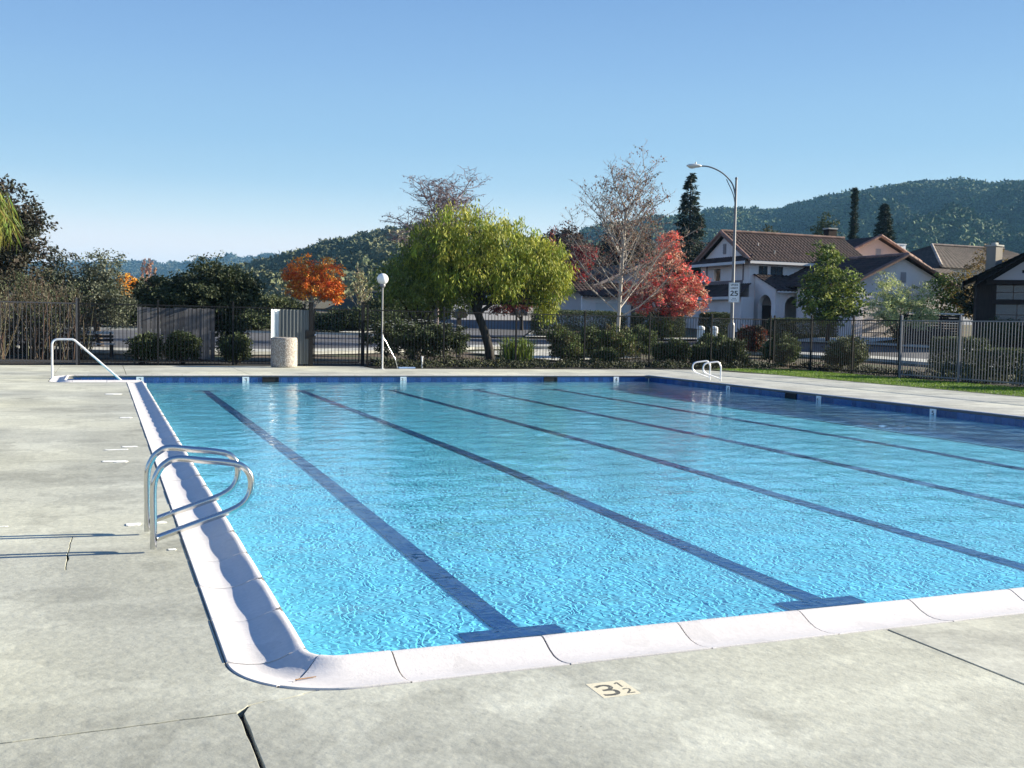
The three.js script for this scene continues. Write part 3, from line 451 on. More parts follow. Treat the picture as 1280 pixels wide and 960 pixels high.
// ------------------------------------------------------------------ lamps, sign, small things by the street
{
  const t = thing('globe_lamp', 'white globe lamp on a slim pole behind the fence', 'lamp', [7.75, 0, -29.1]);
  mesh('pole', new THREE.CylinderGeometry(0.026, 0.034, 2.62, 12).translate(0, 1.31, 0), std(0.28, 0.28, 0.28, 0.5), t);
  mesh('collar', new THREE.LatheGeometry([[0.045, 2.58], [0.09, 2.62], [0.095, 2.68], [0.06, 2.7]].map(([a, b]) => new THREE.Vector2(a, b)), 20), ironGrey, t);
  mesh('globe', new THREE.SphereGeometry(0.185, 32, 20).translate(0, 2.86, 0), std(0.92, 0.92, 0.9, 0.25, { transmission: 0.15, thickness: 0 }), t);
}
{
  const x = 27.8, z = -39.0, y = g(27.8, -39), t = thing('street_lamp', 'tall grey street lamp with curved arm beside the tiled roof house', 'street lamp', [x, y, z], -0.35);
  const gm = std(0.2, 0.205, 0.215, 0.55, { metalness: 0.2 }), whiteH = std(0.75, 0.73, 0.68, 0.5);
  mesh('pole', new THREE.CylinderGeometry(0.052, 0.095, 8.3, 16).translate(0, 4.15, 0), gm, t);
  mesh('base', new THREE.LatheGeometry([[0.24, 0], [0.24, 0.06], [0.17, 0.12], [0.17, 1.15], [0.12, 1.3]].map(([a, b]) => new THREE.Vector2(a, b)), 16), ironGrey, t);
  mesh('arm', new THREE.TubeGeometry(new THREE.CatmullRomCurve3([V(0, 7.4, 0), V(-0.2, 8.05, 0), V(-0.7, 8.55, 0), V(-1.35, 8.83, 0), V(-1.75, 8.86, 0)]), 40, 0.035, 8), gm, t);
  mesh('brace', new THREE.TubeGeometry(new THREE.CatmullRomCurve3([V(0, 6.9, 0), V(-0.12, 7.5, 0), V(-0.48, 8.25, 0)]), 20, 0.022, 8), gm, t);
  mesh('pole_cap', new THREE.SphereGeometry(0.07, 12, 8).translate(0, 8.3, 0), gm, t);
  const head = new THREE.LatheGeometry([[0.0, 0], [0.06, 0.02], [0.12, 0.14], [0.16, 0.38], [0.13, 0.62], [0.05, 0.74], [0, 0.75]].map(([a, b]) => new THREE.Vector2(a, b)), 20).rotateZ(Math.PI / 2).scale(1, 0.62, 1).translate(-1.7, 8.86, 0);
  const hd = mesh('lamp_head', head, whiteH, t); mesh('photocell', new THREE.CylinderGeometry(0.035, 0.035, 0.09, 10).translate(-2.0, 9.0, 0), whiteH, hd); mesh('lens', new THREE.SphereGeometry(0.12, 16, 8, 0, Math.PI * 2, Math.PI / 2, Math.PI / 2).scale(1.5, 0.55, 0.95).translate(-2.18, 8.79, 0), std(0.7, 0.72, 0.7, 0.2), hd);
  const c = document.createElement('canvas'); c.width = 256; c.height = 480; const q = c.getContext('2d'); q.fillStyle = '#eef1f1'; q.fillRect(0, 0, 256, 480); q.strokeStyle = '#15181c'; q.lineWidth = 7; q.strokeRect(10, 10, 236, 460); q.fillStyle = '#15181c'; q.textAlign = 'center'; q.textBaseline = 'middle';
  q.font = 'bold 60px sans-serif'; q.fillText('SPEED', 128, 62); q.fillText('LIMIT', 128, 136); q.font = 'bold 168px sans-serif'; q.fillText('25', 128, 262); q.font = 'bold 26px sans-serif'; q.fillText('RADAR', 128, 380); q.fillText('ENFORCED', 128, 420);
  const tx = new THREE.CanvasTexture(c); tx.colorSpace = THREE.SRGBColorSpace;
  const s = thing('speed_sign', 'white speed limit 25 sign on the street lamp pole', 'road sign', [x - 0.02, y, z + 0.16], -0.55), wm = std(1, 1, 1, 0.4, { map: tx }), al = std(0.6, 0.62, 0.64, 0.4, { metalness: 0.5 });
  const pl = shadows(new THREE.Mesh(new THREE.BoxGeometry(0.54, 0.98, 0.006).translate(0, 2.78, 0), [al, al, al, al, wm, al])); pl.name = 'plate'; s.add(pl);
  mesh('bracket', mergeGeometries([box(0.2, 0.03, 0.07, 0, 3.05, -0.042), box(0.2, 0.03, 0.07, 0, 2.5, -0.042)]), al, s);
  for (const [dx, dz, side] of [[0, 0, 'left'], [0.62, 0.12, 'right']]) {
    const b = thing('utility_pedestal', side + ' one of two white utility pedestals behind the shrubs near the street lamp', 'pedestal', [24.4 + dx, g(24.3, -36), -36.3 + dz], 0.3, 'white utility pedestals');
    mesh('cabinet', mergeGeometries([new THREE.CylinderGeometry(0.17, 0.17, 1.2, 20).translate(0, 0.6, 0), new THREE.SphereGeometry(0.17, 20, 8, 0, 2 * Math.PI, 0, Math.PI / 2).scale(1, 0.5, 1).translate(0, 1.2, 0)]), std(0.85, 0.84, 0.8, 0.4), b);
    mesh('band', new THREE.CylinderGeometry(0.178, 0.178, 0.05, 20).translate(0, 1.12, 0), std(0.5, 0.5, 0.5, 0.5), b);
  }
  const post = thing('wooden_post', 'pale weathered wooden post behind the fence left of the leaning tree', 'post', [10.45, 0.05, -34.0]);
  mesh('post', box(0.15, 1.95, 0.15, 0, 0.98), std(0.45, 0.38, 0.28, 0.9, { map: tinted(woodMap, 1) }), post); mesh('finial', new THREE.ConeGeometry(0.11, 0.2, 4).rotateY(Math.PI / 4).translate(0, 2.05, 0), std(0.42, 0.36, 0.26, 0.9), post);
  const mb = thing('post_box', 'dark post carrying a bulky dark box behind the long shrub', 'mailbox', [12.5, 0.06, -35.3]);
  mesh('post', box(0.16, 1.6, 0.16, 0, 0.8), std(0.03, 0.025, 0.025, 0.8), mb); const bx = mesh('box', mergeGeometries([box(0.36, 0.2, 0.5, 0.05, 1.7), new THREE.CylinderGeometry(0.18, 0.18, 0.5, 16, 1, false, 0, Math.PI).rotateX(Math.PI / 2).rotateZ(Math.PI / 2).translate(0.05, 1.8, 0)]), std(0.02, 0.02, 0.022, 0.5), mb);
}
{ // board fence and bench seen through the left fence
  const t = thing('board_fence', 'weathered grey board fence behind the black picket fence at left', 'fence', [0.3, 0.02, -32.2], 0.02);
  const wood = [0, 1, 2].map((k) => std(0.13 + 0.06 * k, 0.13 + 0.057 * k, 0.14 + 0.057 * k, 0.95, { map: tinted(woodMap, 1.5) })), bg = new THREE.BoxGeometry(0.135, 1.72, 0.022).translate(0, 0.9, 0), r = rng(5);
  for (let k = 0; k < 17; k++) { const b = mesh('board', bg, wood[Math.floor(r() * 3)], t); b.position.set(k * 0.146, (r() - 0.5) * 0.03, (r() - 0.5) * 0.008); b.rotation.z = (r() - 0.5) * 0.008; }
  mesh('rail', mergeGeometries([box(2.45, 0.09, 0.04, 1.17, 0.4, -0.035), box(2.45, 0.09, 0.04, 1.17, 1.45, -0.035)]), wood[0], t);
  const b = thing('garden_bench', 'white edged slatted garden bench seen through the left fence', 'bench', [-1.1, 0.05, -33.6], 0.15), wm = std(0.75, 0.75, 0.72, 0.6), dm = std(0.05, 0.04, 0.035, 0.8);
  for (const x of [-0.55, 0.55]) { mesh('leg', mergeGeometries([box(0.06, 0.45, 0.06, x, 0.225, 0.2), box(0.06, 0.86, 0.06, x, 0.43, -0.2), box(0.06, 0.05, 0.46, x, 0.62, 0)]), dm, b); }
  for (let k = 0; k < 4; k++) mesh('seat_slat', box(1.3, 0.03, 0.09, 0, 0.46, -0.15 + 0.11 * k), k === 3 ? wm : dm, b);
  for (let k = 0; k < 3; k++) mesh('back_slat', box(1.3, 0.09, 0.025, 0, 0.58 + 0.13 * k, -0.22), k === 2 ? wm : dm, b);
}

// ------------------------------------------------------------------ plants
function crown(mb, o, r) {   // leaves in clumps spread through the lobes
  const lobes = o.lobes, tot = lobes.reduce((s, l) => s + Math.pow(l[3] * l[4] * l[5], 0.67), 0), d = V(), n = V(), c = V(), col = o.cols;
  for (let k = 0; k < o.clumps; k++) {
    let q = r() * tot, l = lobes[0]; for (const e of lobes) { q -= Math.pow(e[3] * e[4] * e[5], 0.67); if (q <= 0) { l = e; break; } }
    const th = r() * 2 * Math.PI, cy = o.flat !== undefined ? mix(o.flat, 1, r()) : 2 * r() - 1, sy = Math.sqrt(1 - cy * cy), rad = Math.pow(mix(o.core ?? 0.25, 1, r()), 0.6) * (1 + 0.16 * n3(l[0] + 3 * Math.cos(th), cy * 3, 3 * Math.sin(th)));
    const cx = l[0] + l[3] * rad * sy * Math.cos(th), cyy = l[1] + l[4] * rad * cy, cz = l[2] + l[5] * rad * sy * Math.sin(th), rc = o.rc * (0.6 + 0.8 * r()), tone = r(), hue = r();
    const a = col[Math.floor(hue * col.length)], b = col[Math.floor(r() * col.length)];
    for (let j = 0; j < o.per; j++) {
      const gx = r() + r() - 1, gy = r() + r() - 1, gz = r() + r() - 1, t = r();
      c.set(cx + gx * rc, cyy + gy * rc * (o.tall ?? 0.8), cz + gz * rc);
      d.set(r() - 0.5 + gx * 0.5, (r() - 0.5) * 0.9 - (o.droop ?? 0.15), r() - 0.5 + gz * 0.5).normalize(); n.set(r() - 0.5, r() * 0.7, r() - 0.5).normalize();
      const v = (0.7 + 0.6 * r()) * (0.8 + 0.4 * tone); mb.col = [mix(a[0], b[0], t) * v, mix(a[1], b[1], t) * v, mix(a[2], b[2], t) * v];
      const s = 0.7 + 0.6 * r(); mb.leaf(c, d, n, o.len * s, o.wid * s);
    }
  }
}
function limbs(mb, o, r) {
  const base = o.trunk.map((p) => V(...p)), top = base[base.length - 1];
  mb.col = o.bark; const tc = new THREE.CatmullRomCurve3(base).getPoints(10);
  mb.path(tc, o.r0, o.r0 * 0.62, 9);
  for (const l of o.lobes) for (let k = 0; k < (o.limbs ?? 2); k++) {
    const s = tc[Math.floor(mix(6, 10, r()))], e = V(l[0] + l[3] * (r() - 0.5), l[1] + l[4] * (r() - 0.3) * 0.7, l[2] + l[5] * (r() - 0.5)), m = V().lerpVectors(s, e, 0.5).add(V((r() - 0.5) * 0.4, 0.15 * l[4], (r() - 0.5) * 0.4));
    const pts = new THREE.QuadraticBezierCurve3(s, m, e).getPoints(6); mb.path(pts, o.r0 * 0.45, o.r0 * 0.08, 6);
    for (let j = 0; j < 3; j++) { const f = pts[2 + j], e2 = V(f.x + (r() - 0.5) * l[3] * 1.2, f.y + (r() - 0.2) * l[4] * 0.8, f.z + (r() - 0.5) * l[5] * 1.2); mb.tube(f, e2, o.r0 * 0.16, o.r0 * 0.04, 5); }
  }
}
function tree(name, label, category, [x, z], seed, o, y = g(x, z)) {
  const t = thing(name, label, category, [x, y - 0.05, z], 0, o.group), r = rng(seed), w = new MB(), f = new MB();
  limbs(w, o, r); mesh('trunk', w.geo(), barkMat, t); crown(f, o, r); mesh('crown', f.geo(), leafMat, t);
  return t;
}
const BARK = [0.07, 0.055, 0.045], DBARK = [0.035, 0.028, 0.022];
// the leaning tree with drooping yellow green leaves
tree('willow_tree', 'leaning tree with a drooping yellow green crown in the middle behind the fence', 'tree', [12.9, -32.6], 41, {
  trunk: [[0, 0, 0], [-0.12, 0.7, 0], [-0.4, 1.5, 0], [-0.85, 2.4, 0.1], [-1.2, 3.0, 0.1]], r0: 0.19, bark: [0.03, 0.025, 0.022], limbs: 4,
  lobes: [[-2.1, 4.2, 0.1, 1.3, 1.25, 1.3], [-0.9, 4.7, 0, 1.5, 1.35, 1.5], [0.4, 4.2, 0.3, 1.5, 1.3, 1.5], [1.6, 3.7, 0.2, 1.4, 1.2, 1.3], [2.4, 3.3, 0.1, 0.9, 0.9, 0.9], [2.35, 2.3, 0.2, 0.45, 0.7, 0.6], [-1.6, 3.3, 0.3, 1.2, 1.0, 1.3], [2.0, 2.8, 0.2, 0.75, 0.9, 0.8], [0.2, 3.1, 0.6, 0.9, 0.8, 0.9]],
  clumps: 620, per: 46, rc: 0.28, tall: 1.2, len: 0.17, wid: 0.042, droop: 0.75, core: 0.3, cols: [[0.23, 0.3, 0.035], [0.34, 0.36, 0.045], [0.15, 0.2, 0.03], [0.42, 0.4, 0.06]] });
tree('shaded_tree', 'green tree standing close against the left side of the yellow green crown', 'tree', [9.9, -33.2], 141, {
  trunk: [[0, 0, 0], [0.3, 0.9, 0], [0.4, 1.7, 0]], r0: 0.12, bark: DBARK, lobes: [[0.7, 4.0, 0, 1.4, 1.2, 1.3], [-0.5, 3.0, 0.1, 1.15, 1.0, 1.2], [1.3, 2.9, 0.3, 1.2, 1.1, 1.2], [0.3, 2.5, 0.4, 1.4, 0.7, 1.1]],
  clumps: 420, per: 46, rc: 0.3, tall: 1.1, len: 0.12, wid: 0.045, droop: 0.5, core: 0.2, cols: [[0.16, 0.2, 0.035], [0.11, 0.15, 0.03], [0.22, 0.25, 0.045]] });
// the round tree in autumn orange
tree('orange_tree', 'round autumn tree with bright orange leaves and a pale thin trunk', 'tree', [10.6, -56.5], 42, {
  trunk: [[0, 0, 0], [0.05, 1, 0], [-0.05, 2.2, 0]], r0: 0.12, bark: [0.45, 0.43, 0.38],
  lobes: [[-0.75, 3.2, 0, 1.05, 1.25, 1.1], [0.75, 3.25, 0.1, 1.1, 1.25, 1.1], [0, 2.7, 0.2, 1.7, 0.9, 1.3], [1.2, 2.3, 0.2, 0.7, 0.7, 0.7]], clumps: 300, per: 34, rc: 0.24, len: 0.13, wid: 0.09, droop: 0.3, cols: [[0.85, 0.24, 0.03], [0.88, 0.36, 0.05], [0.75, 0.17, 0.04], [0.6, 0.38, 0.06]] });
tree('yellow_tree', 'small distant golden yellow tree between the grey green trees and the dark one', 'tree', [0.8, -80.6], 43, { trunk: [[0, 0, 0], [0, 1.2, 0]], r0: 0.1, bark: BARK, lobes: [[0, 2.2, 0, 0.8, 0.95, 0.8]], clumps: 60, per: 26, rc: 0.25, len: 0.16, wid: 0.11, cols: [[0.8, 0.42, 0.03], [0.7, 0.34, 0.03]] });
// red maple in front of the white house
tree('red_maple', 'autumn maple with red and pink leaves in front of the white house', 'tree', [27.9, -45.9], 44, {
  trunk: [[0, 0, 0], [0, 0.6, 0], [0.02, 1.3, 0]], r0: 0.13, bark: DBARK, limbs: 4,
  lobes: [[-1.1, 2.6, 0, 1.35, 1.1, 1.3], [1.1, 2.5, 0.2, 1.35, 1.1, 1.3], [0, 3.9, 0, 1.4, 1.3, 1.3], [0.3, 5.3, 0, 0.8, 1.0, 0.8], [1.7, 3.3, 0, 0.9, 0.8, 0.9], [-0.2, 2.2, 0.6, 1.9, 0.7, 1.2]],
  clumps: 470, per: 26, rc: 0.26, len: 0.13, wid: 0.095, droop: 0.3, core: 0.35, cols: [[0.75, 0.09, 0.09], [0.65, 0.24, 0.15], [0.6, 0.32, 0.2], [0.82, 0.16, 0.15], [0.5, 0.36, 0.24], [0.42, 0.12, 0.08], [0.58, 0.42, 0.32]] });
// trees at the left edge
tree('large_oak', 'tall dark brownish green tree at the left edge of the picture', 'tree', [-4.3, -36.6], 45, { trunk: [[0, 0, 0], [0.1, 1.5, 0], [0, 3, 0]], r0: 0.25, bark: DBARK, lobes: [[0, 4.6, 0, 1.5, 1.5, 1.5], [0.9, 4.4, 0.2, 1.0, 1.2, 1.1], [-0.6, 5.4, 0, 1.1, 1.0, 1.2], [0.4, 3.2, 0.2, 1.4, 1.2, 1.3], [-1.8, 4.3, 0, 1.2, 1.5, 1.3]], clumps: 560, per: 42, rc: 0.28, len: 0.13, wid: 0.08, core: 0.1, cols: [[0.045, 0.045, 0.028], [0.055, 0.042, 0.032], [0.035, 0.045, 0.024]] });
tree('grey_oak', 'grey green bushy tree left of the dark spreading tree, taller right one', 'tree', [-0.9, -39.6], 46, { trunk: [[0, 0, 0], [-0.2, 1.2, 0], [-0.1, 2, 0]], r0: 0.14, bark: BARK, lobes: [[0.1, 3.1, 0, 0.85, 0.85, 0.9], [-0.1, 2.2, 0, 1.2, 0.9, 1.2], [0.6, 1.6, 0.2, 0.9, 0.9, 0.9]], clumps: 210, per: 34, rc: 0.26, len: 0.12, wid: 0.055, cols: [[0.12, 0.14, 0.09], [0.08, 0.1, 0.055], [0.17, 0.18, 0.13]] });
tree('grey_oak', 'grey green bushy tree beside the tall dark tree at left', 'tree', [-2.6, -39.2], 47, { trunk: [[0, 0, 0], [0.15, 1.2, 0], [0.1, 2, 0]], r0: 0.14, bark: BARK, lobes: [[0.2, 3.0, 0, 0.8, 0.9, 0.9], [-0.3, 2.2, 0, 1.2, 1.0, 1.2], [0.6, 1.9, 0, 0.9, 0.8, 0.9]], clumps: 200, per: 34, rc: 0.26, len: 0.12, wid: 0.055, cols: [[0.06, 0.075, 0.045], [0.045, 0.055, 0.03], [0.08, 0.08, 0.06]] });
tree('dark_tree', 'low spreading black green tree behind the board fence', 'tree', [2.3, -33.4], 48, { trunk: [[0, 0, 0], [0.15, 0.9, 0], [0.2, 1.7, 0]], r0: 0.2, bark: [0.02, 0.018, 0.015], limbs: 3, lobes: [[-1.2, 2.3, 0, 1.1, 0.65, 1.1], [0.4, 2.75, 0, 1.25, 0.85, 1.2], [1.3, 2.5, 0.1, 0.9, 0.75, 0.9], [-0.3, 2.2, 0.2, 1.5, 0.5, 1.2], [1.1, 1.2, -0.2, 0.55, 1.0, 0.6]], clumps: 620, per: 46, rc: 0.24, len: 0.11, wid: 0.055, core: 0.1, cols: [[0.045, 0.062, 0.025], [0.06, 0.078, 0.03], [0.036, 0.05, 0.021]] });
for (const [x, z, h, lab] of [[-4.6, -32.4, 2.3, 'brown twiggy thicket behind the far left fence'], [-2.2, -33.0, 2.4, 'brown twiggy thicket behind the stair rail'], [-3.4, -35, 2.9, 'tall brown thicket under the tall dark tree'], [-6.8, -33, 2.8, 'brown twiggy thicket at the left picture edge']]) {
  const t = thing('thicket', lab, 'shrub', [x, g(x, z), z]), r = rng(Math.round(x * 91 + 700)), w = new MB(), f = new MB();
  for (let k = 0; k < 170; k++) { w.col = [0.09 + 0.05 * r(), 0.07 + 0.03 * r(), 0.055]; const a = V((r() - 0.5) * 1.8, 0, (r() - 0.5) * 1.4), b = V(a.x + (r() - 0.5) * 1.3, h * (0.4 + 0.6 * r()), a.z + (r() - 0.5) * 1.2), m = V().lerpVectors(a, b, 0.5).add(V((r() - 0.5) * 0.4, 0.2, (r() - 0.5) * 0.4)); w.path([a, m, b], 0.012, 0.004, 4); }
  mesh('stem', w.geo(), barkMat, t);
  crown(f, { lobes: [[0, h * 0.55, 0, 1.2, h * 0.5, 0.9]], clumps: 120, per: 30, rc: 0.3, len: 0.09, wid: 0.04, core: 0.1, cols: [[0.11, 0.09, 0.06], [0.08, 0.095, 0.045], [0.12, 0.12, 0.07], [0.07, 0.1, 0.04]] }, r);
  mesh('foliage', f.geo(), leafMat, t);
}
{ // branch hanging into the left edge of the view from a nearby tree
  const t = thing('pine_branch', 'yellow green needled branch hanging in at the left picture edge', 'branch', [-1.36, 2.3, -2.06]), r = rng(51), w = new MB(), f = new MB();
  w.col = BARK; w.path([V(-1.6, 0.9, 0), V(-0.7, 0.55, 0), V(-0.25, 0.2, 0), V(0, -0.25, 0.05)], 0.03, 0.006, 7); w.path([V(-0.7, 0.55, 0), V(-0.35, 0.0, 0.1), V(-0.25, -0.35, 0.1)], 0.015, 0.005, 6); mesh('twig', w.geo(), barkMat, t);
  for (let k = 0; k < 5200; k++) { const s = r(), b = r() < 0.5, cx = b ? mix(-0.75, 0.0, s) : mix(-0.7, -0.25, s), cy = (b ? mix(0.5, -0.28, s) : mix(0.5, -0.38, s)); f.col = [mix(0.1, 0.22, r()), mix(0.13, 0.24, r()), 0.03]; f.leaf(V(cx + (r() - 0.5) * 0.22, cy + (r() - 0.5) * 0.2, (r() - 0.5) * 0.3), V(r() - 0.4, -0.5 - r(), r() - 0.5).normalize(), V(r() - 0.5, r(), r() - 0.5).normalize(), 0.1 + 0.05 * r(), 0.006); }
  mesh('needles', f.geo(), leafMat, t);
}
// bare trees
function bare(name, label, [x, z], seed, o) {
  const t = thing(name, label, 'tree', [x, g(x, z) - 0.05, z]), r = rng(seed), w = new MB(), f = new MB(); w.col = o.bark;
  const grow = (p, d, len, rad, lv) => {
    const n = 3, q = [p]; let c = p.clone(), dd = d.clone();
    for (let k = 0; k < n; k++) { dd.add(V((r() - 0.5) * o.wig * (lv ? 1 : 0.3), (r() - 0.5) * o.wig * (lv ? 1 : 0.3) + o.up * (lv ? 1 : 0.3), (r() - 0.5) * o.wig * (lv ? 1 : 0.3))).normalize(); c = c.clone().addScaledVector(dd, len / n); q.push(c); }
    w.col = lv < 2 ? o.bark : o.twig; w.path(q, rad, rad * (lv ? 0.55 : 0.7), lv < 2 ? 8 : lv < 3 ? 5 : 3);
    if (lv >= 2) for (let j = 0; j < o.leaves; j++) if (r() < 0.75) { const e = q[1 + Math.floor(r() * n)]; f.col = [mix(...o.lc[0], r()), mix(...o.lc[1], r()), mix(...o.lc[2], r())]; f.leaf(V(e.x + (r() - 0.5) * 0.1, e.y, e.z + (r() - 0.5) * 0.1), V(r() - 0.5, -0.8, r() - 0.5).normalize(), V(r() - 0.5, r() - 0.5, r() - 0.5).normalize(), o.ls * (0.6 + 0.7 * r()), o.ls * 0.6); }
    if (lv >= o.levels) return;
    const kids = lv === 0 ? o.first : (o.kids ?? [4, 4, 3])[lv - 1] + Math.floor(r() * 2);
    for (let j = 0; j < kids; j++) {
      const at = lv === 0 ? mix(o.from, 1, j / (kids - 1)) : mix(0.3, 1, (j + r() * 0.6) / kids), i = Math.min(n - 1, Math.floor(at * n)), s = V().lerpVectors(q[i], q[i + 1], at * n - i), az = j * 2.4 + r() * 1.2, sp = o.spread * (0.7 + 0.6 * r()) * (lv === 0 ? mix(1.25, 0.45, at) : 1), side = V(Math.cos(az), 0, Math.sin(az));
      grow(s, V().copy(dd).addScaledVector(side, sp).normalize(), len * o.ratio * (0.75 + 0.4 * r()) * (lv === 0 ? mix(1.15, 0.75, at) : 1), Math.max(o.thin ?? 0.0055, rad * (lv === 0 ? mix(0.36, 0.3, at) : 0.5)), lv + 1);
    }
  };
  grow(V(0, 0, 0), V(0, 1, 0), o.h, o.r0, 0);
  mesh('trunk', w.geo(), barkMat, t); if (f.p.length) mesh('crown', f.geo(), leafMat, t);
  return t;
}
bare('plane_tree', 'tall nearly leafless white barked tree left of the red maple', [23.0, -41.8], 61, { h: 6.9, r0: 0.1, thin: 0.008, bark: [0.42, 0.38, 0.33], twig: [0.24, 0.2, 0.17], first: 28, from: 0.22, spread: 1.35, ratio: 0.46, levels: 4, kids: [6, 5, 2], wig: 0.5, up: 0.12, leaves: 1, ls: 0.1, lc: [[0.12, 0.3], [0.06, 0.15], [0.04, 0.08]] });
bare('bare_tree', 'leafless purplish tree rising behind the yellow green crown', [17.6, -54.8], 62, { h: 7.1, r0: 0.15, thin: 0.011, bark: [0.2, 0.16, 0.16], twig: [0.2, 0.15, 0.16], first: 22, from: 0.5, spread: 1.7, ratio: 0.48, levels: 4, kids: [7, 5, 3], wig: 0.6, up: 0.06, leaves: 1, ls: 0.09, lc: [[0.08, 0.16], [0.05, 0.08], [0.05, 0.07]] });
bare('twiggy_tree', 'small pale twiggy tree right of the orange tree', [14.3, -59.8], 63, { h: 2.6, r0: 0.07, bark: [0.35, 0.33, 0.28], twig: [0.3, 0.28, 0.22], first: 12, from: 0.3, spread: 0.7, ratio: 0.5, levels: 3, wig: 0.3, up: 0.12, leaves: 3, ls: 0.14, lc: [[0.2, 0.34], [0.2, 0.32], [0.1, 0.16]] });
bare('twiggy_tree', 'small pinkish bare tree above the board fence at left', [2.5, -85.5], 64, { h: 3.2, r0: 0.08, bark: [0.25, 0.2, 0.18], twig: [0.25, 0.18, 0.16], first: 10, from: 0.35, spread: 0.7, ratio: 0.42, levels: 3, wig: 0.3, up: 0.12, leaves: 3, ls: 0.17, lc: [[0.3, 0.45], [0.17, 0.25], [0.12, 0.18]] });
bare('twiggy_tree', 'thin bare reddish tree right behind the yellow green crown', [30.2, -66.5], 65, { h: 5.6, r0: 0.1, bark: [0.12, 0.08, 0.08], twig: [0.14, 0.08, 0.08], first: 12, from: 0.4, spread: 0.6, ratio: 0.36, levels: 3, wig: 0.25, up: 0.15, leaves: 2, ls: 0.14, lc: [[0.3, 0.4], [0.06, 0.1], [0.05, 0.08]] });
tree('plum_tree', 'dark red leaved tree behind the right end of the yellow green crown', 'tree', [33.2, -66.5], 66, { trunk: [[0, 0, 0], [0, 1.6, 0]], r0: 0.15, bark: DBARK, lobes: [[-0.3, 5.3, 0, 0.9, 1.0, 0.9], [-1, 4.2, 0, 0.9, 0.9, 0.9]], clumps: 90, per: 26, rc: 0.33, len: 0.17, wid: 0.11, cols: [[0.3, 0.03, 0.035], [0.2, 0.03, 0.03], [0.42, 0.05, 0.05]] });
tree('plum_tree', 'dark red leaved low tree seen under the yellow green crown', 'tree', [24.6, -58.5], 67, { trunk: [[0, 0, 0], [0, 1, 0]], r0: 0.12, bark: DBARK, lobes: [[0, 2.3, 0, 1.7, 1.0, 1.3], [-1.4, 1.9, 0, 1.2, 0.9, 1]], clumps: 150, per: 26, rc: 0.3, len: 0.15, wid: 0.1, cols: [[0.22, 0.04, 0.035], [0.16, 0.04, 0.03], [0.12, 0.05, 0.03]] });
for (const [x, z, s, lab] of [[38.3, -83, 0.8, 'large dark rounded oak behind the white barked tree, left one'], [46.4, -86, 0.84, 'large dark rounded oak behind the white barked tree, right one'], [52.5, -80, 0.7, 'dark rounded oak behind the red maple']])
  tree('round_oak', lab, 'tree', [x, z], Math.round(x), { trunk: [[0, 0, 0], [0, 3 * s, 0]], r0: 0.35, bark: DBARK, lobes: [[0, 7.4 * s, 0, 3.4 * s, 3.4 * s, 3], [-2.2 * s, 5.2 * s, 0, 2.6 * s, 3 * s, 2.5], [2.2 * s, 5.4 * s, 0.5, 2.6 * s, 3 * s, 2.5]], clumps: 420, per: 40, rc: 0.55, len: 0.24, wid: 0.15, cols: [[0.05, 0.035, 0.025], [0.04, 0.035, 0.022], [0.07, 0.035, 0.03]] });
// conifers
function conifer(name, label, [x, z], seed, h, w, o = {}) {
  const t = thing(name, label, 'tree', [x, g(x, z), z]), r = rng(seed), f = new MB(), b = new MB(); b.col = DBARK; b.tube(V(0, 0, 0), V(0, h * 0.98, 0), h * 0.022, 0.02, 8);
  const N = o.n ?? 210;
  for (let k = 0; k < N; k++) {
    const u = Math.pow(r(), 0.85), y = h * mix(o.low ?? 0.08, 1, u), rad = w * Math.pow(1 - u, o.pow ?? 0.8) * (0.55 + 0.6 * r()) + 0.05, az = r() * 6.283, dir = V(Math.cos(az), o.rise ?? -0.12, Math.sin(az)).normalize(), s = V(0, y, 0), e = V().copy(s).addScaledVector(dir, rad); b.tube(s, e, 0.03, 0.008, 4);
    const m = Math.round(14 + rad * 22); for (let j = 0; j < m; j++) { const p = V().lerpVectors(s, e, Math.sqrt(r())); p.add(V((r() - 0.5) * 0.3, (r() - 0.6) * 0.26, (r() - 0.5) * 0.3)); const v = 0.6 + 0.8 * r(); f.col = [0.028 * v, 0.045 * v, 0.026 * v]; f.leaf(p, V(dir.x + (r() - 0.5) * 1.4, dir.y - 0.3 + (r() - 0.5) * 0.7, dir.z + (r() - 0.5) * 1.4).normalize(), V(r() - 0.5, r(), r() - 0.5).normalize(), (o.len ?? 0.34) * (0.6 + 0.6 * r()), 0.1); }
  }
  mesh('trunk', b.geo(), barkMat, t); mesh('crown', f.geo(), leafMat, t); return t;
}
conifer('redwood', 'tall dark conifer between the white barked tree and the street lamp', [45.6, -72.8], 71, 12.7, 1.9, { low: 0.3, n: 260 });
conifer('cypress', 'narrow dark pointed cypress behind the tiled roof house', [69.1, -80.5], 72, 13.0, 0.75, { rise: 1.6, n: 230, pow: 0.45, len: 0.3, low: 0.03 });
conifer('pine_tree', 'broad dark conifer right of the narrow cypress', [68.3, -75.2], 73, 11.2, 2.1, { low: 0.2, n: 260 });
tree('backyard_tree', 'pale green treetop behind the brick chimney left of the cypress', 'tree', [66.0, -81], 74, { trunk: [[0, 0, 0], [0, 5, 0]], r0: 0.18, bark: DBARK, lobes: [[0, 8.6, 0, 1.2, 1.9, 1.2], [-0.6, 7.2, 0, 1.4, 1.4, 1.2]], clumps: 110, per: 24, rc: 0.45, len: 0.25, wid: 0.14, cols: [[0.1, 0.12, 0.05], [0.07, 0.09, 0.035]] });
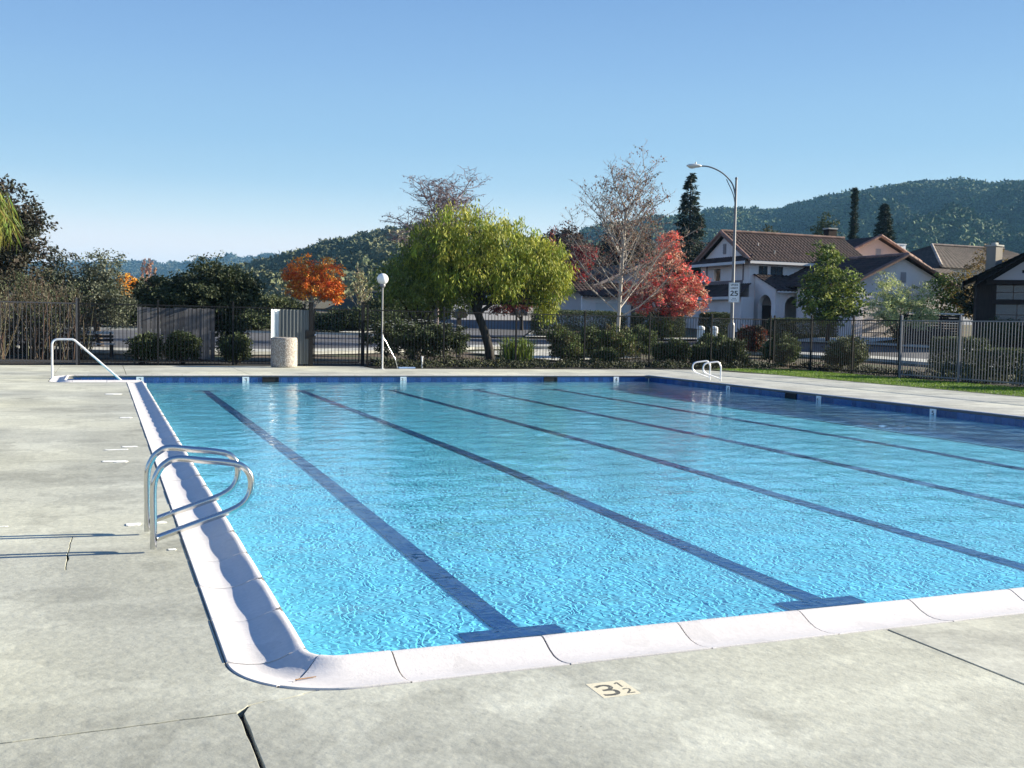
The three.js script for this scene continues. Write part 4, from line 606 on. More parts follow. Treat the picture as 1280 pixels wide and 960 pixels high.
tree('backyard_tree', 'olive treetop above the middle of the tiled roof', 'tree', [57.5, -79], 75, { trunk: [[0, 0, 0], [0, 4, 0]], r0: 0.18, bark: DBARK, lobes: [[0, 7.6, 0, 1.6, 1.2, 1.3], [-1.1, 6.9, 0, 1.2, 1.1, 1.2]], clumps: 110, per: 24, rc: 0.42, len: 0.25, wid: 0.14, cols: [[0.12, 0.13, 0.06], [0.08, 0.09, 0.04]] });
// garden trees in front of the houses
tree('magnolia', 'glossy green broadleaf tree in front of the tiled roof house', 'tree', [36.4, -42.6], 76, { trunk: [[0, 0, 0], [0.05, 0.8, 0], [0.1, 1.6, 0]], r0: 0.13, bark: DBARK, limbs: 3, lobes: [[-0.3, 4.4, 0, 1.0, 1.2, 1.0], [0.3, 3.2, 0, 1.75, 1.4, 1.6], [-1.0, 2.6, 0.3, 1.2, 1.1, 1.2], [1.3, 2.4, 0.2, 1.0, 1.0, 1.1], [0.1, 1.8, 0.4, 1.5, 0.8, 1.2]], clumps: 330, per: 24, rc: 0.27, len: 0.2, wid: 0.1, droop: 0.1, cols: [[0.2, 0.27, 0.045], [0.1, 0.15, 0.03], [0.32, 0.36, 0.08], [0.06, 0.09, 0.025]] });
tree('olive_tree', 'pale silvery green bushy tree in front of the right house wing', 'tree', [36.0, -36.6], 77, { trunk: [[0, 0, 0], [0, 0.9, 0]], r0: 0.12, bark: DBARK, limbs: 3, lobes: [[-0.5, 3.0, 0, 0.95, 0.85, 1.0], [0.9, 2.6, 0, 0.95, 0.8, 0.9], [-1.1, 2.1, 0.2, 0.9, 0.9, 0.9], [1.5, 1.9, 0.1, 0.65, 0.7, 0.7], [0.2, 1.7, 0.3, 1.4, 0.9, 1.0]], clumps: 270, per: 34, rc: 0.23, len: 0.12, wid: 0.045, droop: -0.3, cols: [[0.5, 0.56, 0.24], [0.4, 0.46, 0.2], [0.58, 0.62, 0.3], [0.27, 0.3, 0.15]] });
for (const [x, z, s, lab, cols] of [[49.7, -46.6, 1.15, 'yellow leaved small tree between the two houses', [[0.4, 0.28, 0.08], [0.3, 0.22, 0.06], [0.2, 0.17, 0.06]]], [48.6, -47.0, 1.1, 'bright green small tree at the right end of the tiled wing', [[0.18, 0.24, 0.04], [0.12, 0.17, 0.03]]], [52.6, -47.2, 1.6, 'brownish leaved tree left of the white chimney', [[0.3, 0.2, 0.09], [0.22, 0.17, 0.07], [0.15, 0.13, 0.06]]], [48.9, -44.6, 1.0, 'dark green small tree by the dark timber house', [[0.04, 0.06, 0.03], [0.06, 0.08, 0.04]]]])
  tree('garden_tree', lab, 'tree', [x, z], Math.round(x * 10), { trunk: [[0, 0, 0], [0, 1.2 * s, 0]], r0: 0.09, bark: DBARK, lobes: [[0, 2.6 * s, 0, 1.1 * s, 1.2 * s, 1.1], [0.6, 1.9 * s, 0, 0.9 * s, 0.9 * s, 0.9]], clumps: 110, per: 22, rc: 0.3, len: 0.16, wid: 0.1, cols });

// shrubs: [x, z, half width, height, half depth, kind, label]
const KIND = { dark: [[0.055, 0.08, 0.028], [0.08, 0.105, 0.037], [0.045, 0.065, 0.023]], green: [[0.075, 0.11, 0.035], [0.115, 0.145, 0.048], [0.055, 0.08, 0.027]], lit: [[0.1, 0.145, 0.042], [0.14, 0.17, 0.055], [0.17, 0.13, 0.06], [0.075, 0.11, 0.033], [0.12, 0.165, 0.045]], red: [[0.25, 0.05, 0.035], [0.1, 0.06, 0.03], [0.06, 0.06, 0.025]], olive: [[0.09, 0.12, 0.048], [0.125, 0.145, 0.065], [0.065, 0.085, 0.036]] };  // dark and lit leaf tones carry some shade and sun in their colour
function shrub(x, z, w, h, d, kind, label, o = {}) {
  const t = thing(o.name ?? 'shrub', label, o.category ?? 'shrub', [x, g(x, z), z], o.turn ?? 0), r = rng(Math.round(x * 37 + z * 101 + 5000)), f = new MB(), b = new MB(), vol = w * h * d;
  b.col = DBARK; for (let k = 0; k < 14; k++) b.tube(V((r() - 0.5) * w * 0.5, 0, (r() - 0.5) * d * 0.5), V((r() - 0.5) * w * 1.4, h * (0.4 + 0.4 * r()), (r() - 0.5) * d * 1.4), 0.014, 0.005, 4);
  mesh('stem', b.geo(), barkMat, t);
  if (o.clipped) {   // a clipped hedge: leaves over the faces of a rounded block
    const n = Math.round(1900 * (w * d * 4 + (w + d) * 4 * h) * (o.dens ?? 0.5) * 1.7), p = V(), q = V();
    for (let k = 0; k < n; k++) { p.set(2 * r() - 1, 2 * r() - 1, 2 * r() - 1); const m = Math.max(Math.abs(p.x), Math.abs(p.y), Math.abs(p.z)), e = Math.pow(p.x ** 6 + p.y ** 6 + p.z ** 6, 1 / 6); p.divideScalar(mix(m, e, 0.8)).multiplyScalar(0.6 + 0.4 * Math.pow(r(), 0.35)); p.multiplyScalar(1 + 0.06 * n3(p.x * 3 + x, p.y * 3, p.z * 3)); const a = KIND[kind][Math.floor(r() * KIND[kind].length)], v = 0.6 + 0.8 * r(); f.col = a.map((c) => c * v); q.set(r() - 0.5, r() - 0.3, r() - 0.5).normalize(); f.leaf(V(p.x * w, h * 0.5 + p.y * h * 0.5, p.z * d), q, V(r() - 0.5, r(), r() - 0.5).normalize(), 0.06 + 0.04 * r(), 0.035); }
  } else {
    const lobes = [[0, h * 0.5, 0, w * 0.86, h * 0.48, d * 0.86]]; for (let k = 0; k < 5; k++) { const q = r() * 6.28; lobes.push([Math.cos(q) * w * 0.5, h * (0.3 + 0.4 * r()), Math.sin(q) * d * 0.5, w * 0.5, h * 0.36, d * 0.5]); }
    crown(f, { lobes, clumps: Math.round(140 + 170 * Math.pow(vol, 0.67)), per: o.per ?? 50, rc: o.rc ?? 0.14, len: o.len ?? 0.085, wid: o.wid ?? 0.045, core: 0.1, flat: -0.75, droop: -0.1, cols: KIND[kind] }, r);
  }
  mesh('foliage', f.geo(), leafMat, t);
  if (o.flowers) { const m = new MB(); for (let k = 0; k < o.flowers; k++) { const q = r() * 6.28, s = Math.sqrt(r()), p = V(Math.cos(q) * w * s, h * (0.7 + 0.33 * Math.sqrt(1 - s * s)), Math.sin(q) * d * s); m.col = [0.75, 0.76, 0.7]; for (let j = 0; j < 5; j++) m.leaf(p, V(Math.cos(j * 1.257), 0.5, Math.sin(j * 1.257)).normalize(), V(0, 1, 0), 0.05, 0.035); } mesh('flowers', m.geo(), leafMat, t); }
  return t;
}
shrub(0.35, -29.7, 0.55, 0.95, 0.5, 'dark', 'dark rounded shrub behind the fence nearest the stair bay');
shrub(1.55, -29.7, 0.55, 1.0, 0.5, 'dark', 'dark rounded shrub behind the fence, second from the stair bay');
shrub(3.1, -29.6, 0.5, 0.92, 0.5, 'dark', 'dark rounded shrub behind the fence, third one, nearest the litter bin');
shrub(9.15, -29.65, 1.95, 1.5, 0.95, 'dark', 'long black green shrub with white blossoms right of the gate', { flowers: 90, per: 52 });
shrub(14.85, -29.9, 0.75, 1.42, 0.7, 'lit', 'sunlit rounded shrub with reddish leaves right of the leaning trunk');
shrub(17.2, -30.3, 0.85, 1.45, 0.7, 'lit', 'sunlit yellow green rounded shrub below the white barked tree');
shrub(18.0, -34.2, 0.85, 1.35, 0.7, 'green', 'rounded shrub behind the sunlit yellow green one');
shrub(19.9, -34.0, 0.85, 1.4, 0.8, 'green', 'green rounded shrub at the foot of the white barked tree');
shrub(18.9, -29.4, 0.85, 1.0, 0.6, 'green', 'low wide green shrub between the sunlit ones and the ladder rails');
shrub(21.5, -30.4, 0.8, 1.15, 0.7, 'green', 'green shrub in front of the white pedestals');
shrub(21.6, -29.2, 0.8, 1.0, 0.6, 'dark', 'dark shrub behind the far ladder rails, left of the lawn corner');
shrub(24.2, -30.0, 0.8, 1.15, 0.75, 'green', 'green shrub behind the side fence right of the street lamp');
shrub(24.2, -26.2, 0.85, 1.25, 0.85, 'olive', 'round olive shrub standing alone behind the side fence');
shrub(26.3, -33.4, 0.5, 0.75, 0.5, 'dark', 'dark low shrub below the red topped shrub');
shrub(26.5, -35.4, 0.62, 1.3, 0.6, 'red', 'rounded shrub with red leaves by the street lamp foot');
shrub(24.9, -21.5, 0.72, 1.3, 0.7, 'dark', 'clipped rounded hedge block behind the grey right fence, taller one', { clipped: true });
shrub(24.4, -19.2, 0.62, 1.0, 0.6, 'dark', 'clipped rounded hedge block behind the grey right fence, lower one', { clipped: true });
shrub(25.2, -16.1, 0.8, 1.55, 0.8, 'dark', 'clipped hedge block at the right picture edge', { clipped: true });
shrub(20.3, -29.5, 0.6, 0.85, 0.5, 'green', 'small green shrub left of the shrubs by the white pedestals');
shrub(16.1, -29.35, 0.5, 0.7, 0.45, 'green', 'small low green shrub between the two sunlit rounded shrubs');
shrub(23.5, -28.9, 0.6, 0.9, 0.5, 'green', 'small green shrub just outside the fence corner');
{ // strap leaved clump by the leaning trunk
  const t = thing('strap_leaf_clump', 'bright green clump of strap leaves just right of the leaning trunk', 'plant', [13.55, 0.02, -31.6]), r = rng(81), m = new MB();
  for (let k = 0; k < 340; k++) { const q = r() * 6.28, s = 0.1 + 0.5 * r(), b = V((r() - 0.5) * 1.1, 0, (r() - 0.5) * 0.7), t1 = r(); m.col = [mix(0.12, 0.3, t1), mix(0.2, 0.36, t1), 0.05]; const e = V(b.x + Math.cos(q) * s * 0.45, 0.5 + 0.55 * r(), b.z + Math.sin(q) * s * 0.45), d = V().subVectors(e, b), l = d.length(); m.leaf(b, d.normalize(), V(Math.cos(q), 0.3, Math.sin(q)).normalize(), l, 0.045); const d2 = V(Math.cos(q), -0.4, Math.sin(q)).normalize(); m.leaf(e.clone().addScaledVector(d, -0.25), V().lerpVectors(d, d2, 0.5).normalize(), V(0, 1, 0), 0.4, 0.035); }
  mesh('foliage', m.geo(), leafMat, t);
}
// hedges across the street and along the beds
shrub(25.0, -50.6, 2.9, 1.55, 0.8, 'dark', 'long dark clipped hedge across the street behind the leaning tree', { name: 'hedge', category: 'hedge', clipped: true, dens: 0.3 });
shrub(29.7, -49.6, 1.6, 1.5, 0.7, 'dark', 'dark clipped hedge below the lilac house wall', { name: 'hedge', category: 'hedge', clipped: true, dens: 0.35 });
shrub(31.3, -45.9, 0.85, 1.6, 0.6, 'dark', 'square dark hedge block before the garage, left of the lamp pole', { name: 'hedge', category: 'hedge', clipped: true });
shrub(38.6, -47.8, 2.2, 1.2, 0.9, 'dark', 'dark hedge in front of the arched porch', { name: 'hedge', category: 'hedge', clipped: true, dens: 0.35 });
shrub(42.0, -41.8, 2.4, 1.0, 0.9, 'green', 'low green hedge in front of the right house wing', { name: 'hedge', category: 'hedge', per: 40, len: 0.11, wid: 0.05, rc: 0.22 });
shrub(42.8, -36.6, 1.7, 1.5, 0.7, 'dark', 'dark pointed shrubs under the windows of the dark house', { per: 40, len: 0.1, wid: 0.04, rc: 0.2 });
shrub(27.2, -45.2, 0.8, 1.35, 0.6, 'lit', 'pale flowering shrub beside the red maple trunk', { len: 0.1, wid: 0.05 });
for (const [x, z, w, h, lab] of [[5.3, -55.5, 3.2, 1.2, 'dark shrub row across the street behind the ribbed screen'], [12.5, -55.0, 3.0, 1.25, 'dark shrub row across the street behind the gate'], [-1.5, -55.5, 3.4, 1.4, 'dark shrub row across the street behind the board fence'], [8.8, -60, 2.6, 1.9, 'olive scrub below the orange tree'], [16.3, -58.5, 2.6, 2.0, 'olive scrub right of the pale twiggy tree'], [3.4, -62, 2.8, 2.3, 'olive scrub left of the orange tree'], [20.5, -68, 2.6, 2.0, 'olive scrub left of the side street']])
  shrub(x, z, w, h, 1.2, z < -57 ? 'olive' : 'dark', lab, { per: 36, len: 0.16, wid: 0.08, rc: 0.3 });
{ // ground cover: low plants nobody could count
  const r = rng(91), m = new MB();
  for (let k = 0; k < 20000; k++) { const right = r() < 0.3, x = right ? mix(22.75, 24.2, r()) : mix(7.3, 22.4, r()), z = right ? mix(-28.3, -14, r()) : mix(-27.15, -29.6, r()); if (n2(x * 0.8, z * 0.8) < -0.35) continue; const v = 0.5 + r(), l = r() < 0.12; m.col = l ? [0.16 * v, 0.17 * v, 0.06 * v] : [0.028 * v, 0.036 * v, 0.016 * v]; const hh = 0.3 * r() * (0.6 + 0.5 * n2(x, z)); m.leaf(V(x, Math.max(0.01, hh), z), V(r() - 0.5, 0.4, r() - 0.5).normalize(), V(r() - 0.5, r(), r() - 0.5).normalize(), 0.09, 0.04); }
  stuff(tag(mesh('ground_cover', m.geo(), leafMat), 'low dark ground cover along the foot of the iron fences', 'ground cover'));
}

// ------------------------------------------------------------------ houses
const stuccoMap = texture(512, (u, v) => { const b = 0.94 + (fbm(u, v, 5, 5, 161) - 0.5) * 0.1; return [b, b, b]; }, { srgb: true });
const stucco = std(0.95, 0.87, 0.84, 0.95, { map: tinted(stuccoMap, 1 / 4), bumpMap: tinted(fineGrain, 1 / 0.8), bumpScale: 0.004 });
const peachStucco = std(0.72, 0.5, 0.42, 0.95, { map: tinted(stuccoMap, 1 / 4) }), lilac = std(0.62, 0.57, 0.56, 0.95, { map: tinted(stuccoMap, 1 / 4) }), tanStucco = std(0.68, 0.68, 0.68, 0.95, { map: tinted(stuccoMap, 1 / 4) });
const trimBrown = std(0.09, 0.06, 0.05, 0.8), trimWhite = std(0.7, 0.68, 0.66, 0.7), glass = std(1, 1, 1, 0.03, { transmission: 0.75, thickness: 0 }); glass.color.setRGB(0.3, 0.33, 0.36);
const tileMat = std(1, 1, 1, 0.85, { vertexColors: true });
function slope(A, B, C, D, base, { barrel = 0.3, course = 0.42, amp = 0.055, seed = 1 } = {}) {   // eave A-B, ridge D-C
  const a = V(...A), b = V(...B), c = V(...C), d = V(...D), W = Math.max(a.distanceTo(b), d.distanceTo(c)), L = Math.max(a.distanceTo(d), b.distanceTo(c)), nu = Math.max(2, Math.round(W / barrel)), nv = Math.max(1, Math.round(L / course)), n = V().subVectors(b, a).cross(V().subVectors(d, a)).normalize(); if (n.y < 0) n.negate();
  const p = [], col = [], idx = [], S = 4, U = nu * S, e = V(), f = V(), r = rng(seed), tone = [...Array(nu * nv)].map(() => 0.65 + 0.7 * r());
  for (let j = 0; j < nv; j++) for (const k of [0, 1]) for (let i = 0; i <= U; i++) {
    const u = i / U, v = (j + k) / nv; e.lerpVectors(a, b, u); f.lerpVectors(d, c, u); e.lerp(f, v);
    const ph = (i % S) / S, h = amp * Math.abs(Math.sin(Math.PI * ph)) + (k ? 0.0 : 0.035); e.addScaledVector(n, h);
    const t = tone[j * nu + Math.min(nu - 1, Math.floor(i / S))]; p.push(e.x, e.y, e.z); col.push(base[0] * t, base[1] * t, base[2] * t);
  }
  for (let j = 0; j < nv; j++) for (let i = 0; i < U; i++) { const o = j * 2 * (U + 1) + i; idx.push(o, o + 1, o + U + 1, o + 1, o + U + 2, o + U + 1); }
  // eave faces of each course
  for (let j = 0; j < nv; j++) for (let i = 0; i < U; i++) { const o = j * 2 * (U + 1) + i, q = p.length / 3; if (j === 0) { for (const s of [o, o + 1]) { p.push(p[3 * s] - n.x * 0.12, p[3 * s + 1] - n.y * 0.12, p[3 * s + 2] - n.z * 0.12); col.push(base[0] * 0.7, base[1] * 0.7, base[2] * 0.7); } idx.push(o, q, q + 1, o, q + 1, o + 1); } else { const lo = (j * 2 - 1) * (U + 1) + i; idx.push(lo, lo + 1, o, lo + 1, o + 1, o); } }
  const geo = new THREE.BufferGeometry(); geo.setAttribute('position', new THREE.Float32BufferAttribute(p, 3)); geo.setAttribute('color', new THREE.Float32BufferAttribute(col, 3)); geo.setIndex(idx); geo.computeVertexNormals(); return geo;
}
function flatShape(pts, holes = []) { const s = new THREE.Shape(pts.map(([x, y]) => new THREE.Vector2(x, y))); for (const h of holes) s.holes.push(h); return s; }
const rectHole = (x, y, w, h) => new THREE.Path([[x, y], [x, y + h], [x + w, y + h], [x + w, y]].map(([a, b]) => new THREE.Vector2(a, b)));
function archHole(x, w, h) { const q = new THREE.Path(); q.moveTo(x, -0.5); q.lineTo(x, h - w / 2); q.absarc(x + w / 2, h - w / 2, w / 2, Math.PI, 0, true); q.lineTo(x + w, -0.5); q.lineTo(x, -0.5); return q; }
function wallZ(t, name, m, pts, holes, z, th = 0.2) { const e = new THREE.ExtrudeGeometry(flatShape(pts, holes), { depth: th, bevelEnabled: false, curveSegments: 14 }); return mesh(name, e.translate(0, 0, z - th), m, t); }          // faces +z
function wallX(t, name, m, pts, holes, x, th = 0.2) { const e = new THREE.ExtrudeGeometry(flatShape(pts, holes), { depth: th, bevelEnabled: false, curveSegments: 14 }); return mesh(name, e.rotateY(-Math.PI / 2).translate(x + th, 0, 0), m, t); }   // first axis is +z; faces -x
function windowZ(t, x, y, w, h, z, nx = 2, ny = 1, fm = trimBrown) {
  const f = mesh('window', mergeGeometries([box(w + 0.1, 0.07, 0.1, x + w / 2, y - 0.03, z), box(w + 0.1, 0.07, 0.1, x + w / 2, y + h + 0.03, z), box(0.07, h + 0.01, 0.1, x - 0.02, y + h / 2, z - 0.003), box(0.07, h + 0.01, 0.1, x + w + 0.02, y + h / 2, z - 0.003)]), fm, t);
  mesh('pane', box(w, h, 0.012, x + w / 2, y + h / 2, z - 0.03), glass, f); const bars = [];
  for (let k = 1; k < nx; k++) bars.push(box(0.035, h, 0.03, x + (w * k) / nx, y + h / 2, z - 0.02)); for (let k = 1; k < ny; k++) bars.push(box(w, 0.035, 0.026, x + w / 2, y + (h * k) / ny, z - 0.02));
  if (bars.length) mesh('mullion', mergeGeometries(bars), fm, f); return f;
}
const ridgeCaps = (a, b, base) => { const l = V(...a).distanceTo(V(...b)), n = Math.max(2, Math.round(l / 0.42)), gs = []; for (let k = 0; k < n; k++) { const q = new THREE.CylinderGeometry(0.12, 0.14, 0.46, 8, 1).rotateZ(Math.PI / 2); const d = V().subVectors(V(...b), V(...a)).normalize(); q.applyQuaternion(new THREE.Quaternion().setFromUnitVectors(V(1, 0, 0), d)); const c = V().lerpVectors(V(...a), V(...b), (k + 0.5) / n); q.translate(c.x, c.y + 0.03, c.z); const v = 0.7 + 0.6 * R0(); q.setAttribute('color', new THREE.Float32BufferAttribute([...Array(q.attributes.position.count)].flatMap(() => base.map((e) => e * v)), 3)); gs.push(q); } return mergeGeometries(gs); };
const REDTILE = [0.05, 0.026, 0.02], BROWNTILE = [0.07, 0.052, 0.041], SHINGLE = [0.032, 0.026, 0.026];
{ // white two storey house with red brown tiles; origin at its front left corner, x along the front, -z into the depth
  const t = thing('white_house', 'white two storey house with red brown tile roof, arched porch and gabled wing', 'house', [41.4, 1.2, -57.6]);
  const W = 10.2, D = 6.4, EV = 5.05, RG = 6.95;
  wallZ(t, 'wall', stucco, [[0, -0.6], [W, -0.6], [W, EV], [0, EV]], [rectHole(0.75, 4.05, 0.75, 0.62), rectHole(1.75, 4.05, 1.05, 0.62)], 0);
  wallX(t, 'wall', stucco, [[-D, -0.6], [-0.2, -0.6], [-0.2, EV], [-D / 2 - 0.1, RG - 0.1], [-D, EV]], [rectHole(-4.6, 3.7, 0.9, 0.9)], 0);
  wallX(t, 'wall', stucco, [[-D, -0.6], [-0.2, -0.6], [-0.2, EV], [-D / 2 - 0.1, RG - 0.1], [-D, EV]], [], W - 0.2);
  mesh('wall', box(W - 0.4, EV + 0.6, 0.2, W / 2, EV / 2 - 0.3, -D + 0.1), stucco, t);
  windowZ(t, 0.75, 4.05, 0.75, 0.62, -0.06, 2); windowZ(t, 1.75, 4.05, 1.05, 0.62, -0.06, 2);
  const rf = mesh('roof', slope([-0.35, EV - 0.05, 0.5], [W + 0.35, EV - 0.05, 0.5], [W + 0.35, RG + 0.25, -D / 2], [-0.35, RG + 0.25, -D / 2], REDTILE), tileMat, t);
  mesh('back_slope', slope([W + 0.35, EV - 0.05, -D - 0.5], [-0.35, EV - 0.05, -D - 0.5], [-0.35, RG + 0.25, -D / 2], [W + 0.35, RG + 0.25, -D / 2], REDTILE, { seed: 2 }), tileMat, rf);
  mesh('ridge', ridgeCaps([-0.4, RG + 0.3, -D / 2], [W + 0.4, RG + 0.3, -D / 2], [0.2, 0.12, 0.09]), tileMat, rf);
  const rake = (z0, y0, z1, y1, x) => { const l = Math.hypot(z1 - z0, y1 - y0); return box(0.1, 0.22, l).rotateX(-Math.atan2(y1 - y0, z1 - z0)).translate(x, (y0 + y1) / 2, (z0 + z1) / 2); };
  mesh('bargeboard', mergeGeometries([rake(0.5, EV - 0.12, -D / 2, RG + 0.16, -0.33), rake(-D - 0.5, EV - 0.12, -D / 2, RG + 0.16, -0.33)]), std(0.3, 0.2, 0.17, 0.8), t);
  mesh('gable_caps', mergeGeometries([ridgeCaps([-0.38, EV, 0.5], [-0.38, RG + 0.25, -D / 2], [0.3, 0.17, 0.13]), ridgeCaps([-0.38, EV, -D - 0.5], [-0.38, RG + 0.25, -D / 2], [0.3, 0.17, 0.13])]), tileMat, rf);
  mesh('fascia', box(W + 0.6, 0.2, 0.06, W / 2, EV - 0.16, 0.47), trimWhite, t);
  mesh('gable_vent', mergeGeometries([box(0.06, 0.75, 0.34, -0.03, RG - 0.95, -D / 2), ...[0, 1, 2, 3].map((k) => box(0.05, 0.05, 0.3, -0.07, RG - 1.2 + 0.17 * k, -D / 2))]), std(0.3, 0.27, 0.27, 0.9), t);
  mesh('pent_roof', slope([-0.75, EV - 0.1, -D - 0.4], [-0.75, EV - 0.1, 0.45], [0.0, EV + 0.32, 0.45], [0.0, EV + 0.32, -D - 0.4], REDTILE, { seed: 3 }), tileMat, t);
  mesh('pent_fascia', box(0.06, 0.2, D + 0.9, -0.74, EV - 0.2, -D / 2), trimWhite, t);
  mesh('timber_band', mergeGeometries([box(0.05, 0.24, D - 1.0, -0.03, 3.55, -D / 2 - 0.3), box(0.05, 1.3, 0.1, -0.03, 4.3, -0.75), box(0.05, 1.3, 0.1, -0.03, 4.3, -D + 0.9)]), std(0.22, 0.17, 0.17, 0.85), t);
  mesh('lower_pent_roof', slope([-1.5, 2.45, -D - 0.6], [-1.5, 2.45, 0.9], [0.0, 3.4, 0.3], [0.0, 3.4, -D - 0.6], REDTILE, { seed: 4 }), tileMat, t);
  mesh('lower_fascia', box(0.06, 0.2, D + 1.6, -1.48, 2.36, -D / 2 + 0.15), trimWhite, t);
  wallX(t, 'garage_front', stucco, [[-D - 0.5, -0.6], [0.7, -0.6], [0.7, 2.42], [-D - 0.5, 2.42]], [], -1.1, 0.18);
  mesh('garage_return', box(0.9, 3.0, 0.18, -0.48, 0.92, 0.6), stucco, t);
  // porch with its shed roof and two arches
  wallX(t, 'porch_wall', stucco, [[0.02, -0.5], [2.5, -0.5], [2.5, 2.95], [0.02, 3.95]], [archHole(0.55, 1.5, 2.6)], 0.45, 0.3);
  wallZ(t, 'porch_wall', stucco, [[0.76, -0.5], [5.4, -0.5], [5.4, 2.9], [0.76, 2.9]], [archHole(1.25, 1.3, 2.5), archHole(3.2, 1.3, 2.5)], 2.5, 0.3);
  mesh('porch_roof', slope([0.25, 2.88, 2.95], [5.9, 2.88, 2.95], [5.9, 4.05, 0.02], [0.25, 4.05, 0.02], REDTILE, { seed: 5 }), tileMat, t);
  mesh('porch_trim', box(5.5, 0.14, 0.05, 3.1, 2.8, 2.9), trimWhite, t);
  mesh('porch_floor', box(4.9, 0.2, 2.4, 3.0, -0.3, 1.25), kerbMat, t); mesh('front_door', box(1.0, 2.1, 0.08, 1.6, 0.85, 0.05), trimBrown, t);
  // gabled wing towards the street
  const wx = 5.75, hw = 3.85, wz = 8.6, we = 3.35, wr = 5.0;
  wallZ(t, 'wing_wall', stucco, [[wx - hw, -0.6], [wx + hw, -0.6], [wx + hw, we], [wx, wr], [wx - hw, we]], [rectHole(wx - 3, -0.4, 4.6, 2.4)], wz);
  wallX(t, 'wing_wall', stucco, [[2.9, -0.6], [wz - 0.2, -0.6], [wz - 0.2, we], [2.9, we]], [], wx - hw, 0.2); mesh('wing_wall', box(0.2, we + 0.6, wz - 0.2, wx + hw - 0.1, we / 2 - 0.3, wz / 2 - 0.1), stucco, t);
  const gd = mesh('garage_door', box(4.6, 2.4, 0.06, wx - 0.7, 0.8, wz - 0.1), std(0.55, 0.48, 0.42, 0.7), t); for (let k = 1; k < 4; k++) mesh('groove_trim', box(4.5, 0.03, 0.03, wx - 0.7, -0.4 + 0.6 * k, wz - 0.06), trimWhite, gd);
  const wf = mesh('wing_roof', slope([wx - hw - 0.45, we - 0.2, -1], [wx - hw - 0.45, we - 0.2, wz + 0.45], [wx, wr + 0.12, wz + 0.45], [wx, wr + 0.12, -1], REDTILE, { seed: 6 }), tileMat, t);
  mesh('far_slope', slope([wx + hw + 0.45, we - 0.2, wz + 0.45], [wx + hw + 0.45, we - 0.2, -1], [wx, wr + 0.12, -1], [wx, wr + 0.12, wz + 0.45], REDTILE, { seed: 7 }), tileMat, wf);
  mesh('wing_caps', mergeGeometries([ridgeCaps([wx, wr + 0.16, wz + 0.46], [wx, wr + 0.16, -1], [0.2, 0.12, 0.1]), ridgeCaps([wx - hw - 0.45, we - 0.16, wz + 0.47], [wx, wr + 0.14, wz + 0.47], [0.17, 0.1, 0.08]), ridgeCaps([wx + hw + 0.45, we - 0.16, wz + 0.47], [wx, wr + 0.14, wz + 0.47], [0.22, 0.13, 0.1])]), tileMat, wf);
  mesh('wing_vent', mergeGeometries([box(0.42, 0.66, 0.05, wx + 0.1, 3.75, wz + 0.02), ...[0, 1, 2].map((k) => box(0.36, 0.06, 0.05, wx + 0.1, 3.55 + 0.2 * k, wz + 0.06))]), std(0.4, 0.36, 0.37, 0.9), t);
  const ch = mesh('chimney', box(0.75, 1.5, 0.6, 9.7, 7.2, -D / 2 - 0.5), std(0.22, 0.09, 0.07, 0.9, { map: tinted(groundMap, 1) }), t); mesh('chimney_cap', box(0.87, 0.1, 0.72, 9.7, 7.99, -D / 2 - 0.5), kerbMat, ch);
  const vp = new MB(); vp.tube(V(1.6, 5.9, -1.4), V(1.6, 6.4, -1.4), 0.05, 0.05, 8); vp.tube(V(2.4, 5.35, -0.5), V(2.4, 5.85, -0.5), 0.04, 0.04, 8); mesh('vent_pipe', vp.geo(), std(0.4, 0.38, 0.36, 0.7), t);
  // set back garage to the left
  wallZ(t, 'side_garage_wall', stucco, [[-9.5, -0.6], [-1.3, -0.6], [-1.3, 2.5], [-9.5, 2.5]], [rectHole(-8.4, -0.4, 2.6, 2.3), rectHole(-5.0, -0.4, 2.6, 2.3)], -7.2);
  for (const dx of [-8.4, -5.0]) mesh('garage_door', box(2.6, 2.3, 0.06, dx + 1.3, 0.75, -7.3), trimWhite, t);
  mesh('side_post', mergeGeometries([box(0.3, 2.9, 0.3, -5.35, 0.9, -6.95), box(0.3, 2.9, 0.3, -2.1, 0.9, -6.95)]), std(0.14, 0.09, 0.08, 0.8), t);
  mesh('side_roof', slope([-9.9, 2.4, -6.6], [-1.2, 2.4, -6.6], [-1.2, 4.1, -10.2], [-9.9, 4.1, -10.2], REDTILE, { seed: 8 }), tileMat, t);
}
